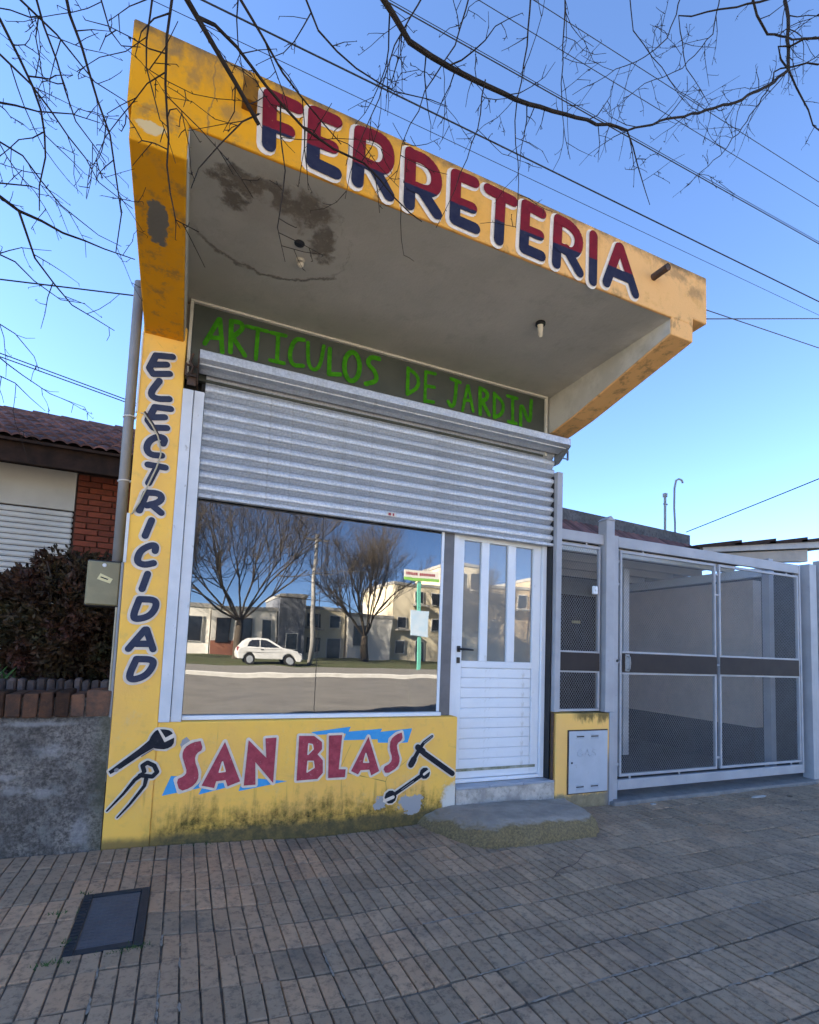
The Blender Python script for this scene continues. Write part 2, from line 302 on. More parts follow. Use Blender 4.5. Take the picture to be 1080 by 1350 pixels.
BRANCH=[('A',0.011,0.006,[(0.466,-1.75,3.626),(0.632,-1.725,3.504),(0.739,-1.7,3.525),(0.94,-1.675,3.557),(1.16,-1.65,3.603),(1.511,-1.625,3.709),(1.85,-1.6,3.825)]),('A',0.004,0.0015,[(1.85,-1.6,3.825),(1.89,-1.625,3.646),(1.948,-1.65,3.429)]),('A',0.0085,0.0065,[(-0.129,-1.85,3.109),(-0.086,-1.825,3.081),(-0.03,-1.8,3.035),(0.04,-1.775,2.972),(0.113,-1.75,2.899)]),('A',0.006,0.002,[(-0.085,-1.83,3.075),(-0.035,-1.801,3.11),(0.032,-1.772,3.105),(0.129,-1.744,3.05),(0.261,-1.715,2.991),(0.375,-1.686,2.99),(0.497,-1.658,3.014),(0.698,-1.629,2.919),(0.763,-1.6,2.929)]),('A',0.005,0.0018,[(0.022,-1.7,3.377),(0.106,-1.675,3.307),(0.189,-1.65,3.23),(0.269,-1.625,3.193),(0.422,-1.6,3.11)]),('A',0.004,0.0014,[(-0.147,-1.9,3.03),(-0.154,-1.89,2.9),(-0.149,-1.88,2.77),(-0.13,-1.87,2.543),(-0.098,-1.86,2.401),(-0.037,-1.85,2.395)]),('A',0.003,0.0012,[(-0.195,-1.9,3.002),(-0.201,-1.9,2.854),(-0.196,-1.9,2.775),(-0.174,-1.9,2.707),(-0.153,-1.9,2.64),(-0.131,-1.9,2.628)]),('A',0.003,0.0012,[(0.111,-1.75,2.935),(0.063,-1.762,2.874),(0.002,-1.775,2.756),(-0.052,-1.788,2.641),(-0.068,-1.8,2.56)]),('A',0.003,0.0012,[(0.18,-1.72,3.032),(0.186,-1.726,2.913),(0.207,-1.732,2.793),(0.202,-1.738,2.692),(0.192,-1.744,2.577),(0.222,-1.75,2.465)]),('A',0.004,0.0015,[(0.25,-1.6,3.642),(0.317,-1.575,3.554),(0.478,-1.55,3.507),(0.65,-1.525,3.52),(0.907,-1.5,3.602)]),('A',0.0035,0.0012,[(0.737,-1.6,3.929),(0.624,-1.575,3.656),(0.578,-1.55,3.425),(0.502,-1.525,3.184),(0.472,-1.5,2.993)]),('A',0.0035,0.0012,[(0.896,-1.7,3.896),(0.848,-1.675,3.662),(0.733,-1.65,3.43),(0.656,-1.625,3.192),(0.64,-1.6,3.047)]),('A',0.0042,0.0013,[(1.227,-1.65,4.154),(1.22,-1.64,3.902),(1.181,-1.63,3.638),(1.185,-1.62,3.434),(1.212,-1.61,3.277),(1.209,-1.6,3.071)]),('A',0.0035,0.0013,[(1.415,-1.65,4.264),(1.416,-1.638,4.011),(1.421,-1.625,3.837),(1.458,-1.612,3.602),(1.5,-1.6,3.519)]),('A',0.003,0.0012,[(0.99,-1.68,3.578),(0.972,-1.66,3.368),(0.887,-1.64,3.082),(0.818,-1.62,2.908)]),('B',0.011,0.0045,[(3.33,-1.5,5.608),(3.29,-1.517,5.213),(3.269,-1.533,4.961),(3.05,-1.55,4.728),(2.711,-1.567,4.43),(2.202,-1.583,4.078),(1.85,-1.6,3.825)]),('B',0.007,0.004,[(2.965,-1.5,5.376),(3.039,-1.488,5.267),(3.161,-1.475,5.217),(3.441,-1.462,5.347),(3.852,-1.45,5.609)]),('B',0.006,0.003,[(3.327,-1.5,5.027),(3.403,-1.5,4.943),(3.527,-1.5,4.842),(3.572,-1.5,4.755),(3.721,-1.5,4.753)]),('B',0.004,0.0014,[(3.171,-1.5,4.879),(2.885,-1.517,4.443),(2.624,-1.533,4.093),(2.309,-1.55,3.75)]),('B',0.0035,0.0012,[(2.615,-1.55,5.097),(2.565,-1.538,4.817),(2.332,-1.525,4.495),(2.062,-1.513,4.28),(1.813,-1.5,3.998)]),('B',0.0035,0.0012,[(2.242,-1.6,4.814),(2.157,-1.575,4.526),(2.02,-1.55,4.371),(1.787,-1.525,4.17),(1.592,-1.5,3.995)]),('B',0.003,0.0012,[(1.861,-1.6,4.59),(1.914,-1.575,4.436),(2.075,-1.55,4.4),(2.302,-1.525,4.342),(2.547,-1.5,4.395)]),('B',0.003,0.0012,[(2.364,-1.5,4.703),(2.394,-1.5,4.554),(2.516,-1.5,4.475),(2.579,-1.5,4.42)]),('B',0.0035,0.0012,[(4.041,-1.4,5.698),(3.587,-1.4,5.282),(3.181,-1.4,4.938),(2.818,-1.4,4.73)]),('A',0.006,0.002,[(-0.761,-1.3,3.383),(-0.737,-1.267,3.379),(-0.683,-1.233,3.298),(-0.613,-1.2,3.158),(-0.594,-1.167,3.009),(-0.613,-1.133,2.914),(-0.614,-1.1,2.84)]),('A',0.0055,0.0018,[(-0.5,-1.5,3.341),(-0.445,-1.467,3.198),(-0.393,-1.433,3.061),(-0.354,-1.4,2.984),(-0.331,-1.367,2.868),(-0.309,-1.333,2.758),(-0.321,-1.3,2.632)]),('A',0.007,0.002,[(-0.8,-1.0,2.935),(-0.721,-0.95,2.919),(-0.579,-0.9,2.915),(-0.436,-0.85,2.932),(-0.32,-0.8,2.958)]),('A',0.005,0.0016,[(-0.712,-0.98,2.898),(-0.661,-0.92,2.76),(-0.532,-0.86,2.635),(-0.376,-0.8,2.599)]),('A',0.004,0.0014,[(-0.76,-1.2,3.123),(-0.631,-1.167,3.177),(-0.533,-1.133,3.248),(-0.445,-1.1,3.284)]),('A',0.004,0.0015,[(-0.67,-1.4,3.36),(-0.553,-1.333,3.343),(-0.441,-1.267,3.287),(-0.342,-1.2,3.321)]),('A',0.004,0.0015,[(-0.609,-1.4,3.395),(-0.534,-1.375,3.204),(-0.469,-1.35,3.032),(-0.398,-1.325,2.971),(-0.376,-1.3,2.959)]),('A',0.004,0.0014,[(-0.742,-1.3,3.235),(-0.63,-1.275,3.176),(-0.51,-1.25,3.051),(-0.408,-1.225,2.935),(-0.293,-1.2,2.894)]),('A',0.0035,0.0013,[(-0.812,-0.9,2.754),(-0.738,-0.875,2.749),(-0.675,-0.85,2.704),(-0.582,-0.825,2.665),(-0.497,-0.8,2.69)]),('A',0.0035,0.0012,[(-0.903,-0.5,2.523),(-0.783,-0.467,2.449),(-0.677,-0.433,2.399),(-0.533,-0.4,2.376)]),('A',0.003,0.0012,[(-0.915,-0.5,2.673),(-0.828,-0.467,2.643),(-0.755,-0.433,2.568),(-0.736,-0.4,2.512)]),('A',0.003,0.0012,[(-0.864,-0.6,2.381),(-0.786,-0.55,2.371),(-0.673,-0.5,2.284)]),('A',0.003,0.0012,[(-0.406,-1.5,3.388),(-0.364,-1.5,3.266),(-0.327,-1.5,3.229),(-0.271,-1.5,3.254)]),('A',0.003,0.0015,[(-0.769,-1.1,2.893),(-0.65,-1.1,2.927),(-0.62,-1.1,2.924)]),('A',0.0035,0.0012,[(-0.766,-1.15,3.03),(-0.679,-1.112,3.028),(-0.555,-1.075,2.908),(-0.427,-1.038,2.857),(-0.349,-1.0,2.864)])]
# ------------------------------------------------------------------ materials
def m_yellow():
    h = H('yellow_wall_paint'); o = h.xyz()
    base = h.mix(h.mr(h.noise(2.2, 6, 0.6), 0.35, 0.7), (0.93, 0.53, 0.10), (0.86, 0.48, 0.12))
    base = h.mix(h.math('MULTIPLY', h.mr(h.noise(14, 6, 0.7), 0.52, 0.75), 0.35), base, (0.50, 0.33, 0.13))
    base = h.mix(h.math('MULTIPLY', h.mr(h.noise(5.5, 7, 0.75), 0.54, 0.70), 0.45), base, (0.70, 0.50, 0.24))
    base = h.mix(h.math('MULTIPLY', h.mr(h.noise(33, 6, 0.8), 0.64, 0.74), 0.5), base, (0.33, 0.21, 0.09))
    # thin vertical runs
    runs = h.noise(3.0, 5, 0.6, h.scaled(6, 6, 0.5))
    rmask = h.math('MULTIPLY', h.mr(runs, 0.6, 0.78), h.mr(o[2], 0.62, 0.15))
    base = h.mix(h.math('MULTIPLY', rmask, 0.75), base, (0.13, 0.10, 0.04))
    # damp and moss creeping up from the pavement
    edge = h.math('SUBTRACT', o[2], h.math('ADD', h.math('MULTIPLY', h.math('SUBTRACT', h.noise(4.5, 7, 0.75), 0.42), 0.42), h.math('MULTIPLY', h.math('SUBTRACT', h.noise(4.0, 5, 0.7, h.scaled(3.5, 3.5, 0.6)), 0.45), 0.38)))
    moss = h.mr(edge, 0.25, 0.03)
    moss = h.math('MULTIPLY', moss, h.mr(o[0], -0.18, 0.0))
    mcol = h.mix(h.mr(h.noise(26, 6, 0.75), 0.35, 0.65), (0.045, 0.038, 0.014), (0.24, 0.17, 0.04))
    base = h.mix(h.math('MULTIPLY', moss, h.mr(h.noise(17, 6, 0.75), 0.3, 0.6, 0.35, 1.0)), base, mcol)
    low = h.mr(h.math('SUBTRACT', o[2], h.math('MULTIPLY', h.noise(7, 5, 0.6), 0.08)), 0.085, 0.03)
    base = h.mix(h.math('MULTIPLY', low, 0.8), base, (0.10, 0.085, 0.045))
    # old render showing where the paint came off
    for (cx, cz, rx, rz) in ((1.535, 0.145, 0.10, 0.07), (1.30, 0.17, 0.05, 0.04), (0.05, 0.62, 0.02, 0.03)):
        base = h.mix(h.spot(cx, cz, rx, rz, amp=0.9, nscale=16, soft=0.12, warp=0.08), base, (0.34, 0.33, 0.32))
    base = h.mix(h.spot(1.85, 0.17, 0.10, 0.12, amp=0.9, nscale=16, soft=0.5, warp=0.10), base, (0.62, 0.58, 0.50))
    crack = h.mr(h.voro(2.3, 'DISTANCE_TO_EDGE')[0], 0.0, 0.006, 1.0, 0.0)
    base = h.mix(h.math('MULTIPLY', crack, h.mr(h.noise(1.6, 3), 0.55, 0.65)), base, (0.2, 0.14, 0.05))
    hgt = h.math('ADD', h.math('MULTIPLY', h.noise(120, 4, 0.6), 0.4), h.noise(11, 5, 0.6))
    return h.out(base, 0.9, h.bump(hgt, 0.45, 0.006), spec=0.1)

def m_orange(underside=False):
    h = H('orange_canopy_paint'); o = h.xyz()
    fade = h.mr(h.math('ADD', o[0], h.math('MULTIPLY', h.math('SUBTRACT', h.noise(1.6, 5, 0.6), 0.5), 1.6)), 0.0, 2.6)
    base = h.mix(fade, (0.72, 0.32, 0.014), (0.76, 0.42, 0.16))
    base = h.mix(h.math('MULTIPLY', h.mr(h.noise(9, 6, 0.7), 0.5, 0.72), 0.4), base, (0.48, 0.25, 0.06))
    # weather stains under the top edge
    st = h.math('MULTIPLY', h.mr(h.noise(3.2, 7, 0.7, h.scaled(1.6, 1.6, 0.8)), 0.50, 0.72), h.mr(o[2], 3.45, 3.74))
    base = h.mix(h.math('MULTIPLY', st, 0.75), base, (0.15, 0.11, 0.07))
    tp = h.math('MULTIPLY', h.mr(h.math('ADD', o[2], h.math('MULTIPLY', h.math('SUBTRACT', h.noise(10, 6, 0.75), 0.5), 0.16)), 3.68, 3.75), h.mr(h.noise(2.4, 4, 0.6), 0.30, 0.52))
    base = h.mix(h.math('MULTIPLY', tp, 0.85), base, (0.11, 0.085, 0.055))
    base = h.mix(h.math('MULTIPLY', h.mr(h.noise(38, 6, 0.8), 0.63, 0.73), 0.55), base, (0.26, 0.15, 0.05))
    ck = h.math('ABSOLUTE', h.math('SUBTRACT', h.math('ADD', o[0], h.math('MULTIPLY', h.math('SUBTRACT', h.noise(7, 4), 0.5), 0.09)), -0.04))
    base = h.mix(h.math('MULTIPLY', h.mr(ck, 0.006, 0.001), 0.6), base, (0.16, 0.11, 0.06))
    for q in ((-0.12, 3.60, 0.05, 0.05), (0.04, 3.50, 0.09, 0.06), (-0.2, 3.68, 0.08, 0.03), (2.72, 3.66, 0.2, 0.05), (2.9, 3.6, 0.1, 0.06)): base = h.mix(h.math('MULTIPLY', h.spot(*q, 'xz', 1.2, 16, 0.9, 0.1), 0.55), base, (0.19, 0.13, 0.07))
    lo = h.math('MULTIPLY', h.mr(h.noise(12, 6, 0.7), 0.5, 0.66), h.mr(o[2], 3.46, 3.375))
    base = h.mix(h.math('MULTIPLY', lo, 0.6), base, (0.20, 0.14, 0.07))
    base = h.mix(h.spot(-0.24, -0.80, 0.05, 0.13, 'xy', 0.9, 12, 0.15), base, (0.16, 0.15, 0.13))
    base = h.mix(h.spot(-0.26, 3.30, 0.06, 0.03, 'xz', 0.9, 20, 0.2), base, (0.62, 0.45, 0.22))
    hgt = h.math('ADD', h.math('MULTIPLY', h.noise(90, 4, 0.6), 0.5), h.noise(8, 5, 0.6))
    return h.out(base, 0.9, h.bump(hgt, 0.4, 0.006), spec=0.1)

def m_soffit():
    h = H('soffit_plaster'); o = h.xyz()
    base = h.mix(h.mr(h.noise(1.5, 6, 0.6), 0.3, 0.7), (0.50, 0.46, 0.385), (0.41, 0.38, 0.315))
    base = h.mix(h.math('MULTIPLY', h.mr(h.noise(7, 6, 0.7), 0.5, 0.75), 0.4), base, (0.30, 0.28, 0.23))
    stain = h.spot(0.12, -0.98, 0.19, 0.085, 'xy', 1.0, 13, 0.5, 0.22)
    for a in ((0.42, -0.95, 0.15, 0.13), (0.53, -0.78, 0.085, 0.15), (0.07, -0.86, 0.07, 0.08), (0.28, -0.98, 0.12, 0.06)):
        stain = h.math('MAXIMUM', stain, h.spot(*a, 'xy', 0.9, 13, 0.5, 0.20))
    stain = h.math('MULTIPLY', stain, h.mr(h.noise(22, 6, 0.75), 0.30, 0.50, 0.35, 1.0))
    halo = h.spot(0.30, -0.90, 0.36, 0.24, 'xy', 0.7, 7, 0.6, 0.25)
    base = h.mix(h.math('MULTIPLY', halo, 0.45), base, h.mix(h.noise(11, 6, 0.7), (0.24, 0.21, 0.175), (0.40, 0.36, 0.30)))
    scol = h.mix(h.noise(16, 6, 0.7), (0.07, 0.055, 0.042), (0.24, 0.195, 0.145))
    base = h.mix(h.math('MULTIPLY', stain, 0.88), base, scol)
    rim = h.spot(0.3, -0.72, 0.42, 0.34, 'xy', 0.25, 5, 0.05)
    rim2 = h.spot(0.3, -0.72, 0.405, 0.325, 'xy', 0.25, 5, 0.05)
    ring = h.math('MULTIPLY', h.math('SUBTRACT', rim, rim2), h.mr(o[1], -0.62, -0.5))
    base = h.mix(h.math('MULTIPLY', ring, 0.8), base, (0.16, 0.13, 0.10))
    # chalky bloom along the right-hand corner
    bl = h.math('MULTIPLY', h.mr(h.math('ADD', o[0], h.math('MULTIPLY', h.noise(6, 6, 0.7), 0.35)), 2.68, 2.85), h.mr(h.noise(4, 4), 0.4, 0.6))
    base = h.mix(h.math('MULTIPLY', bl, 0.7), base, (0.62, 0.58, 0.50))
    sp = h.mr(h.noise(30, 4, 0.6), 0.70, 0.76)
    base = h.mix(h.math('MULTIPLY', sp, h.mr(o[0], 0.2, -0.1)), base, (0.08, 0.07, 0.055))
    hgt = h.math('ADD', h.math('MULTIPLY', h.noise(60, 4, 0.6), 0.3), h.math('ADD', h.noise(5, 5, 0.6), h.math('ADD', h.math('MULTIPLY', stain, -0.9), rim)))
    return h.out(base, 0.85, h.bump(hgt, 0.5, 0.012), spec=0.2)

def m_galv(name='galvanised_steel', dark=1.0):
    h = H(name)
    v = h.voro(95)
    sp = h.mr(h.noise(70, 4, 0.7), 0.35, 0.68)
    base = h.mix(sp, (0.56 * dark, 0.58 * dark, 0.60 * dark), (0.40 * dark, 0.42 * dark, 0.45 * dark))
    base = h.mix(h.math('MULTIPLY', h.mr(h.noise(5, 6, 0.7), 0.52, 0.75), 0.45), base, (0.26, 0.26, 0.27))
    base = h.mix(h.math('MULTIPLY', h.mr(h.noise(2.2, 5, 0.7, h.scaled(9, 1, 0.6)), 0.56, 0.74), 0.45), base, (0.20, 0.17, 0.14))
    base = h.scale_col(base, h.math('ADD', h.math('MULTIPLY', h.rnd(), 0.22), 0.86))
    return h.out(base, h.mr(h.noise(20, 4), 0.3, 0.7, 0.38, 0.6), h.bump(h.math('ADD', h.noise(160, 3), h.math('MULTIPLY', h.noise(5, 3), 4.0)), 0.15, 0.003), metal=0.45, spec=0.5)

def m_worn_paint(name, c, c2, chip=(0.2, 0.18, 0.16), amt=0.6, rough=0.55, sc=1.0):
    h = H(name)
    base = h.mix(h.mr(h.noise(4 * sc, 6, 0.6), 0.3, 0.7), c, c2)
    ch = h.mr(h.noise(28 * sc, 6, 0.7, h.scaled(1, 1, 0.5)), 0.62, 0.70)
    base = h.mix(h.math('MULTIPLY', ch, amt), base, chip)
    return h.out(base, rough, h.bump(h.noise(70, 4), 0.15, 0.003), spec=0.4)

def m_concrete(name, c1, c2, moss=0.0, scale=4.0, blot=0.6):
    h = H(name); o = h.xyz()
    base = h.mix(h.mr(h.noise(scale, 7, 0.65), 0.3, 0.72), c1, c2)
    base = h.mix(h.math('MULTIPLY', h.mr(h.noise(scale * 5, 6, 0.75), 0.45, 0.75), blot), base, tuple(x * 0.4 for x in c1))
    base = h.mix(h.math('MULTIPLY', h.mr(h.noise(scale * 14, 5, 0.7), 0.6, 0.75), 0.5), base, tuple(min(1, x * 1.8) for x in c2))
    if moss:
        mm = h.mr(h.noise(scale * 1.7, 6, 0.7), 0.42, 0.62)
        base = h.mix(h.math('MULTIPLY', mm, moss), base, h.mix(h.noise(45, 4, 0.7), (0.09, 0.075, 0.018), (0.24, 0.19, 0.05)))
    hgt = h.math('ADD', h.noise(scale * 4, 6, 0.65), h.math('MULTIPLY', h.noise(110, 4, 0.7), 0.5))
    return h.out(base, 0.9, h.bump(hgt, 0.7, 0.012), spec=0.2)

def m_lowwall():
    h = H('mouldy_render'); o = h.xyz()
    base = h.mix(h.mr(h.noise(3.0, 7, 0.7), 0.35, 0.68), (0.29, 0.25, 0.21), (0.085, 0.073, 0.061))
    base = h.mix(h.math('MULTIPLY', h.mr(h.noise(48, 7, 0.8), 0.42, 0.60), 0.75), base, (0.04, 0.035, 0.030))
    base = h.mix(h.math('MULTIPLY', h.mr(h.noise(2.3, 5, 0.7, h.scaled(1, 1, 1.8)), 0.42, 0.62), 0.75), base, (0.06, 0.054, 0.048))
    base = h.mix(h.math('MULTIPLY', h.mr(h.noise(9, 6, 0.75), 0.5, 0.66), 0.5), base, (0.24, 0.225, 0.20))
    for (cx, cz, rx, rz) in ((-0.62, 0.60, 0.13, 0.05), (-0.78, 0.40, 0.10, 0.04), (-0.45, 0.15, 0.06, 0.14), (-0.7, 0.745, 0.3, 0.02), (-0.82, 0.47, 0.1, 0.025), (-0.62, 0.38, 0.1, 0.04)):
        base = h.mix(h.math('MULTIPLY', h.spot(cx, cz, rx, rz, amp=1.1, nscale=16, soft=0.9), 0.5), base, (0.36, 0.345, 0.33))
    g = h.mr(h.math('ADD', o[0], h.math('MULTIPLY', h.noise(8, 5), 0.1)), -0.40, -0.30)
    base = h.mix(h.math('MULTIPLY', g, 0.45), base, (0.09, 0.09, 0.045))
    hgt = h.math('ADD', h.noise(14, 6, 0.7), h.math('MULTIPLY', h.noise(120, 4, 0.7), 0.6))
    return h.out(base, 0.95, h.bump(hgt, 0.8, 0.012), spec=0.15)

def m_tile():
    """vanilla-strip cement pavers; tint varies by patch, by tile and by strip"""
    h = H('cement_paver'); pos = h.n('ShaderNodeNewGeometry').outputs['Position']
    big = h.noise(0.75, 3, 0.6, pos); mid = h.noise(3.3, 4, 0.6, pos)
    a = h.n('ShaderNodeAttribute', attribute_name='piece').outputs['Fac']
    r = h.rnd()
    grey = h.mix(mid, (0.34, 0.236, 0.150), (0.47, 0.335, 0.22))
    warm = h.mix(mid, (0.50, 0.295, 0.165), (0.42, 0.272, 0.165))
    tone = h.math('ADD', h.math('MULTIPLY', h.math('SUBTRACT', big, 0.5), 2.6), h.math('MULTIPLY', h.math('SUBTRACT', r, 0.5), 1.3))
    px = h.n('ShaderNodeSeparateXYZ'); h.put(px.inputs[0], pos)
    tone = h.math('ADD', tone, h.mr(px.outputs[0], 1.7, 0.1, -0.30, 0.65))
    col = h.mix(h.mr(tone, -0.2, 1.2), grey, warm)
    col = h.scale_col(col, h.math('ADD', h.math('MULTIPLY', r, 0.30), 0.82))
    col = h.scale_col(col, h.math('ADD', h.math('MULTIPLY', a, 0.22), 0.88))
    col = h.mix(h.math('MULTIPLY', h.mr(h.noise(30, 7, 0.75, pos), 0.45, 0.7), 0.7), col, (0.10, 0.080, 0.064))
    col = h.mix(h.math('MULTIPLY', h.mr(h.noise(2.1, 6, 0.7, pos), 0.50, 0.68), 0.45), col, (0.13, 0.105, 0.088))
    sp = h.mr(h.noise(75, 3, 0.6, pos), 0.72, 0.80)
    col = h.mix(h.math('MULTIPLY', sp, 0.5), col, (0.52, 0.48, 0.42))
    drift = h.mr(h.noise(5.0, 6, 0.75, pos), 0.63, 0.74)
    col = h.mix(h.math('MULTIPLY', drift, 0.35), col, (0.48, 0.44, 0.38))
    hg = h.math('ADD', h.noise(190, 4, 0.7, pos), h.math('MULTIPLY', h.noise(22, 5, 0.7, pos), 0.9))
    return h.out(col, h.mr(h.noise(8, 4, 0.6, pos), 0.3, 0.7, 0.75, 0.95), h.bump(hg, 0.6, 0.004), spec=0.12)

def m_glass(name, tint, refl, haze=0.012, hcol=(0.30, 0.31, 0.32)):
    h = H(name)
    tr = h.n('ShaderNodeBsdfTransparent'); tr.inputs[0].default_value = (*tint, 1)
    gl = h.n('ShaderNodeBsdfGlossy'); gl.inputs['Roughness'].default_value = 0.0; gl.inputs[0].default_value = (0.95, 0.97, 1.0, 1)
    h.put(gl.inputs['Normal'], h.bump(h.noise(1.4, 2, 0.5), 0.10, 0.02))
    lw = h.n('ShaderNodeLayerWeight'); lw.inputs[0].default_value = 0.35
    f = h.math('MINIMUM', h.math('ADD', h.math('MULTIPLY', lw.outputs['Fresnel'], 0.7), refl), 0.95)
    dirt = h.n('ShaderNodeBsdfDiffuse'); dirt.inputs[0].default_value = (*hcol, 1)
    m1 = h.n('ShaderNodeMixShader'); h.put(m1.inputs[0], f); h.t.links.new(tr.outputs[0], m1.inputs[1]); h.t.links.new(gl.outputs[0], m1.inputs[2])
    m2 = h.n('ShaderNodeMixShader'); h.put(m2.inputs[0], h.math('ADD', h.math('MULTIPLY', h.mr(h.noise(3, 6, 0.7), 0.42, 0.8), 0.07), haze))
    h.t.links.new(m1.outputs[0], m2.inputs[1]); h.t.links.new(dirt.outputs[0], m2.inputs[2])
    o = h.n('ShaderNodeOutputMaterial'); h.t.links.new(m2.outputs[0], o.inputs[0]); return h.m

def m_paint_flat(name, c, c2=None, rough=0.6, worn=None, amt=0.5):
    h = H(name)
    c2 = c2 or tuple(x * 0.75 for x in c)
    col = h.mix(h.mr(h.noise(18, 6, 0.7), 0.3, 0.7), c, c2)
    if worn: col = h.mix(h.math('MULTIPLY', h.mr(h.noise(42, 6, 0.75), 0.60, 0.72), amt), col, worn)
    return h.out(col, max(rough, 0.8), None, spec=0.12)

def m_two_tone():
    h = H('maroon_navy_lettering'); o = h.xyz()
    line = h.math('ADD', 3.503, h.math('MULTIPLY', o[0], 0.0155))
    f = h.mr(h.math('ADD', h.math('SUBTRACT', o[2], line), h.math('MULTIPLY', h.math('SUBTRACT', h.noise(40, 3), 0.5), 0.012)), -0.004, 0.004)
    top = h.mix(h.mr(h.noise(20, 6, 0.7), 0.3, 0.7), (0.21, 0.014, 0.022), (0.15, 0.012, 0.020))
    bot = h.mix(h.mr(h.noise(20, 6, 0.7), 0.3, 0.7), (0.016, 0.018, 0.042), (0.028, 0.030, 0.052))
    col = h.mix(f, bot, top)
    col = h.mix(h.math('MULTIPLY', h.mr(h.noise(50, 6, 0.75), 0.62, 0.74), 0.4), col, (0.5, 0.3, 0.15))
    return h.out(col, 0.85, None, spec=0.12)

MAT['yellow'] = m_yellow()
MAT['orange'] = m_orange()
MAT['soffit'] = m_soffit()
MAT['galv'] = m_galv()
MAT['galv_dark'] = m_galv('galvanised_steel_dull', 0.45)
MAT['frame_paint'] = m_worn_paint('worn_white_frame_paint', (0.66, 0.66, 0.66), (0.55, 0.56, 0.57), (0.30, 0.27, 0.23), 0.75)
MAT['cream_trim'] = m_worn_paint('cream_trim_paint', (0.66, 0.62, 0.52), (0.56, 0.52, 0.43), (0.16, 0.10, 0.06), 0.8)
MAT['panel'] = simple('charcoal_transom', (0.068, 0.074, 0.060), (0.052, 0.058, 0.048), 5, 0.6, 0.1)
MAT['alu_white'] = m_worn_paint('white_aluminium', (0.76, 0.78, 0.80), (0.66, 0.69, 0.72), (0.48, 0.47, 0.43), 0.5, 0.38, 0.5)
MAT['alu_dark'] = simple('brown_grey_mullion', (0.15, 0.14, 0.14), (0.11, 0.105, 0.105), 5, 0.5, 0.05)
MAT['black'] = simple('black_plastic', (0.015, 0.015, 0.016), None, 9, 0.45)
MAT['rust'] = simple('rusty_steel', (0.10, 0.055, 0.035), (0.045, 0.035, 0.03), 22, 0.85, 0.4)
MAT['glass'] = m_glass('shop_glass', (0.22, 0.24, 0.25), 0.10, 0.03)
MAT['door_glass'] = m_glass('door_glass', (0.35, 0.36, 0.36), 0.12, 0.30, (0.52, 0.52, 0.47))
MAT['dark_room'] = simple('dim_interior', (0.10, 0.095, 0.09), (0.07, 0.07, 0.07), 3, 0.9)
MAT['threshold'] = simple('grey_threshold_tile', (0.34, 0.37, 0.42), (0.27, 0.30, 0.34), 6, 0.4, 0.1)
MAT['peeled'] = m_concrete('peeled_whitewash', (0.62, 0.56, 0.48), (0.30, 0.27, 0.24), 0.0, 5.5, 0.95)
MAT['step'] = m_concrete('mossy_step_concrete', (0.20, 0.19, 0.18), (0.27, 0.25, 0.22), 0.0, 3.0, 0.5)
MAT['lowwall'] = m_lowwall()
MAT['brick_old'] = simple('old_coping_brick', (0.135, 0.066, 0.038), (0.055, 0.038, 0.030), 13, 0.95, 0.9, 45, 0.010, var=0.55, spec=0.1)
MAT['brick_grey'] = simple('grey_edging_brick', (0.15, 0.10, 0.078), (0.07, 0.048, 0.04), 12, 0.9, 0.6, 60, 0.006, var=0.35)
MAT['brick_red'] = simple('red_facing_brick', (0.27, 0.062, 0.030), (0.18, 0.045, 0.024), 12, 0.85, 0.5, 70, 0.005, var=0.28)
MAT['mortar'] = simple('brick_mortar', (0.14, 0.07, 0.05), (0.09, 0.05, 0.04), 20, 0.95, 0.4)
MAT['white_plaster'] = simple('offwhite_plaster', (0.60, 0.57, 0.50), (0.52, 0.49, 0.43), 2, 0.8, 0.15)
MAT['shutter_white'] = simple('white_roller_blind', (0.70, 0.68, 0.63), (0.62, 0.60, 0.55), 3, 0.5)
MAT['roof_tile'] = simple('dark_red_roof_tile', (0.19, 0.082, 0.062), (0.115, 0.06, 0.05), 8, 0.85, 0.4, 50, 0.006, attr=True)
MAT['dark_wood'] = simple('dark_eave_timber', (0.050, 0.030, 0.022), (0.025, 0.017, 0.014), 7, 0.9, 0.2, spec=0.1)
MAT['pipe_grey'] = simple('grey_pvc_pipe', (0.26, 0.26, 0.26), (0.21, 0.21, 0.21), 5, 0.5)
MAT['cable'] = simple('cream_cable', (0.50, 0.42, 0.28), None, 8, 0.6)
MAT['white_cable'] = simple('white_cable_duct', (0.72, 0.70, 0.66), None, 8, 0.5)
MAT['meter'] = simple('olive_meter_box', (0.26, 0.225, 0.12), (0.19, 0.165, 0.09), 6, 0.35, 0.05)
MAT['label'] = simple('yellowed_paper_label', (0.70, 0.60, 0.30), (0.6, 0.52, 0.28), 30, 0.7)
MAT['leaf_dark'] = simple('dark_shrub_leaf', (0.070, 0.026, 0.018), (0.040, 0.040, 0.014), 4, 0.6, attr=True, spec=0.2)
MAT['leaf_green'] = simple('green_blade_leaf', (0.06, 0.12, 0.02), (0.04, 0.09, 0.015), 6, 0.5)
MAT['twig'] = simple('shrub_stem', (0.05, 0.035, 0.028), None, 12, 0.9)
MAT['soil'] = simple('garden_soil', (0.05, 0.04, 0.03), (0.03, 0.025, 0.02), 9, 0.95, 0.6, 40, 0.02)
MAT['gate_paint'] = m_worn_paint('grey_blue_gate_paint', (0.375, 0.375, 0.39), (0.31, 0.315, 0.33), (0.22, 0.20, 0.19), 0.5)
MAT['gate_panel'] = simple('brown_gate_panel', (0.046, 0.036, 0.032), (0.036, 0.029, 0.027), 5, 0.65, 0.05, spec=0.15)
MAT['mesh'] = simple('galvanised_wire_mesh', (0.30, 0.31, 0.33), (0.24, 0.25, 0.27), 9, 0.5, metal=0.3)
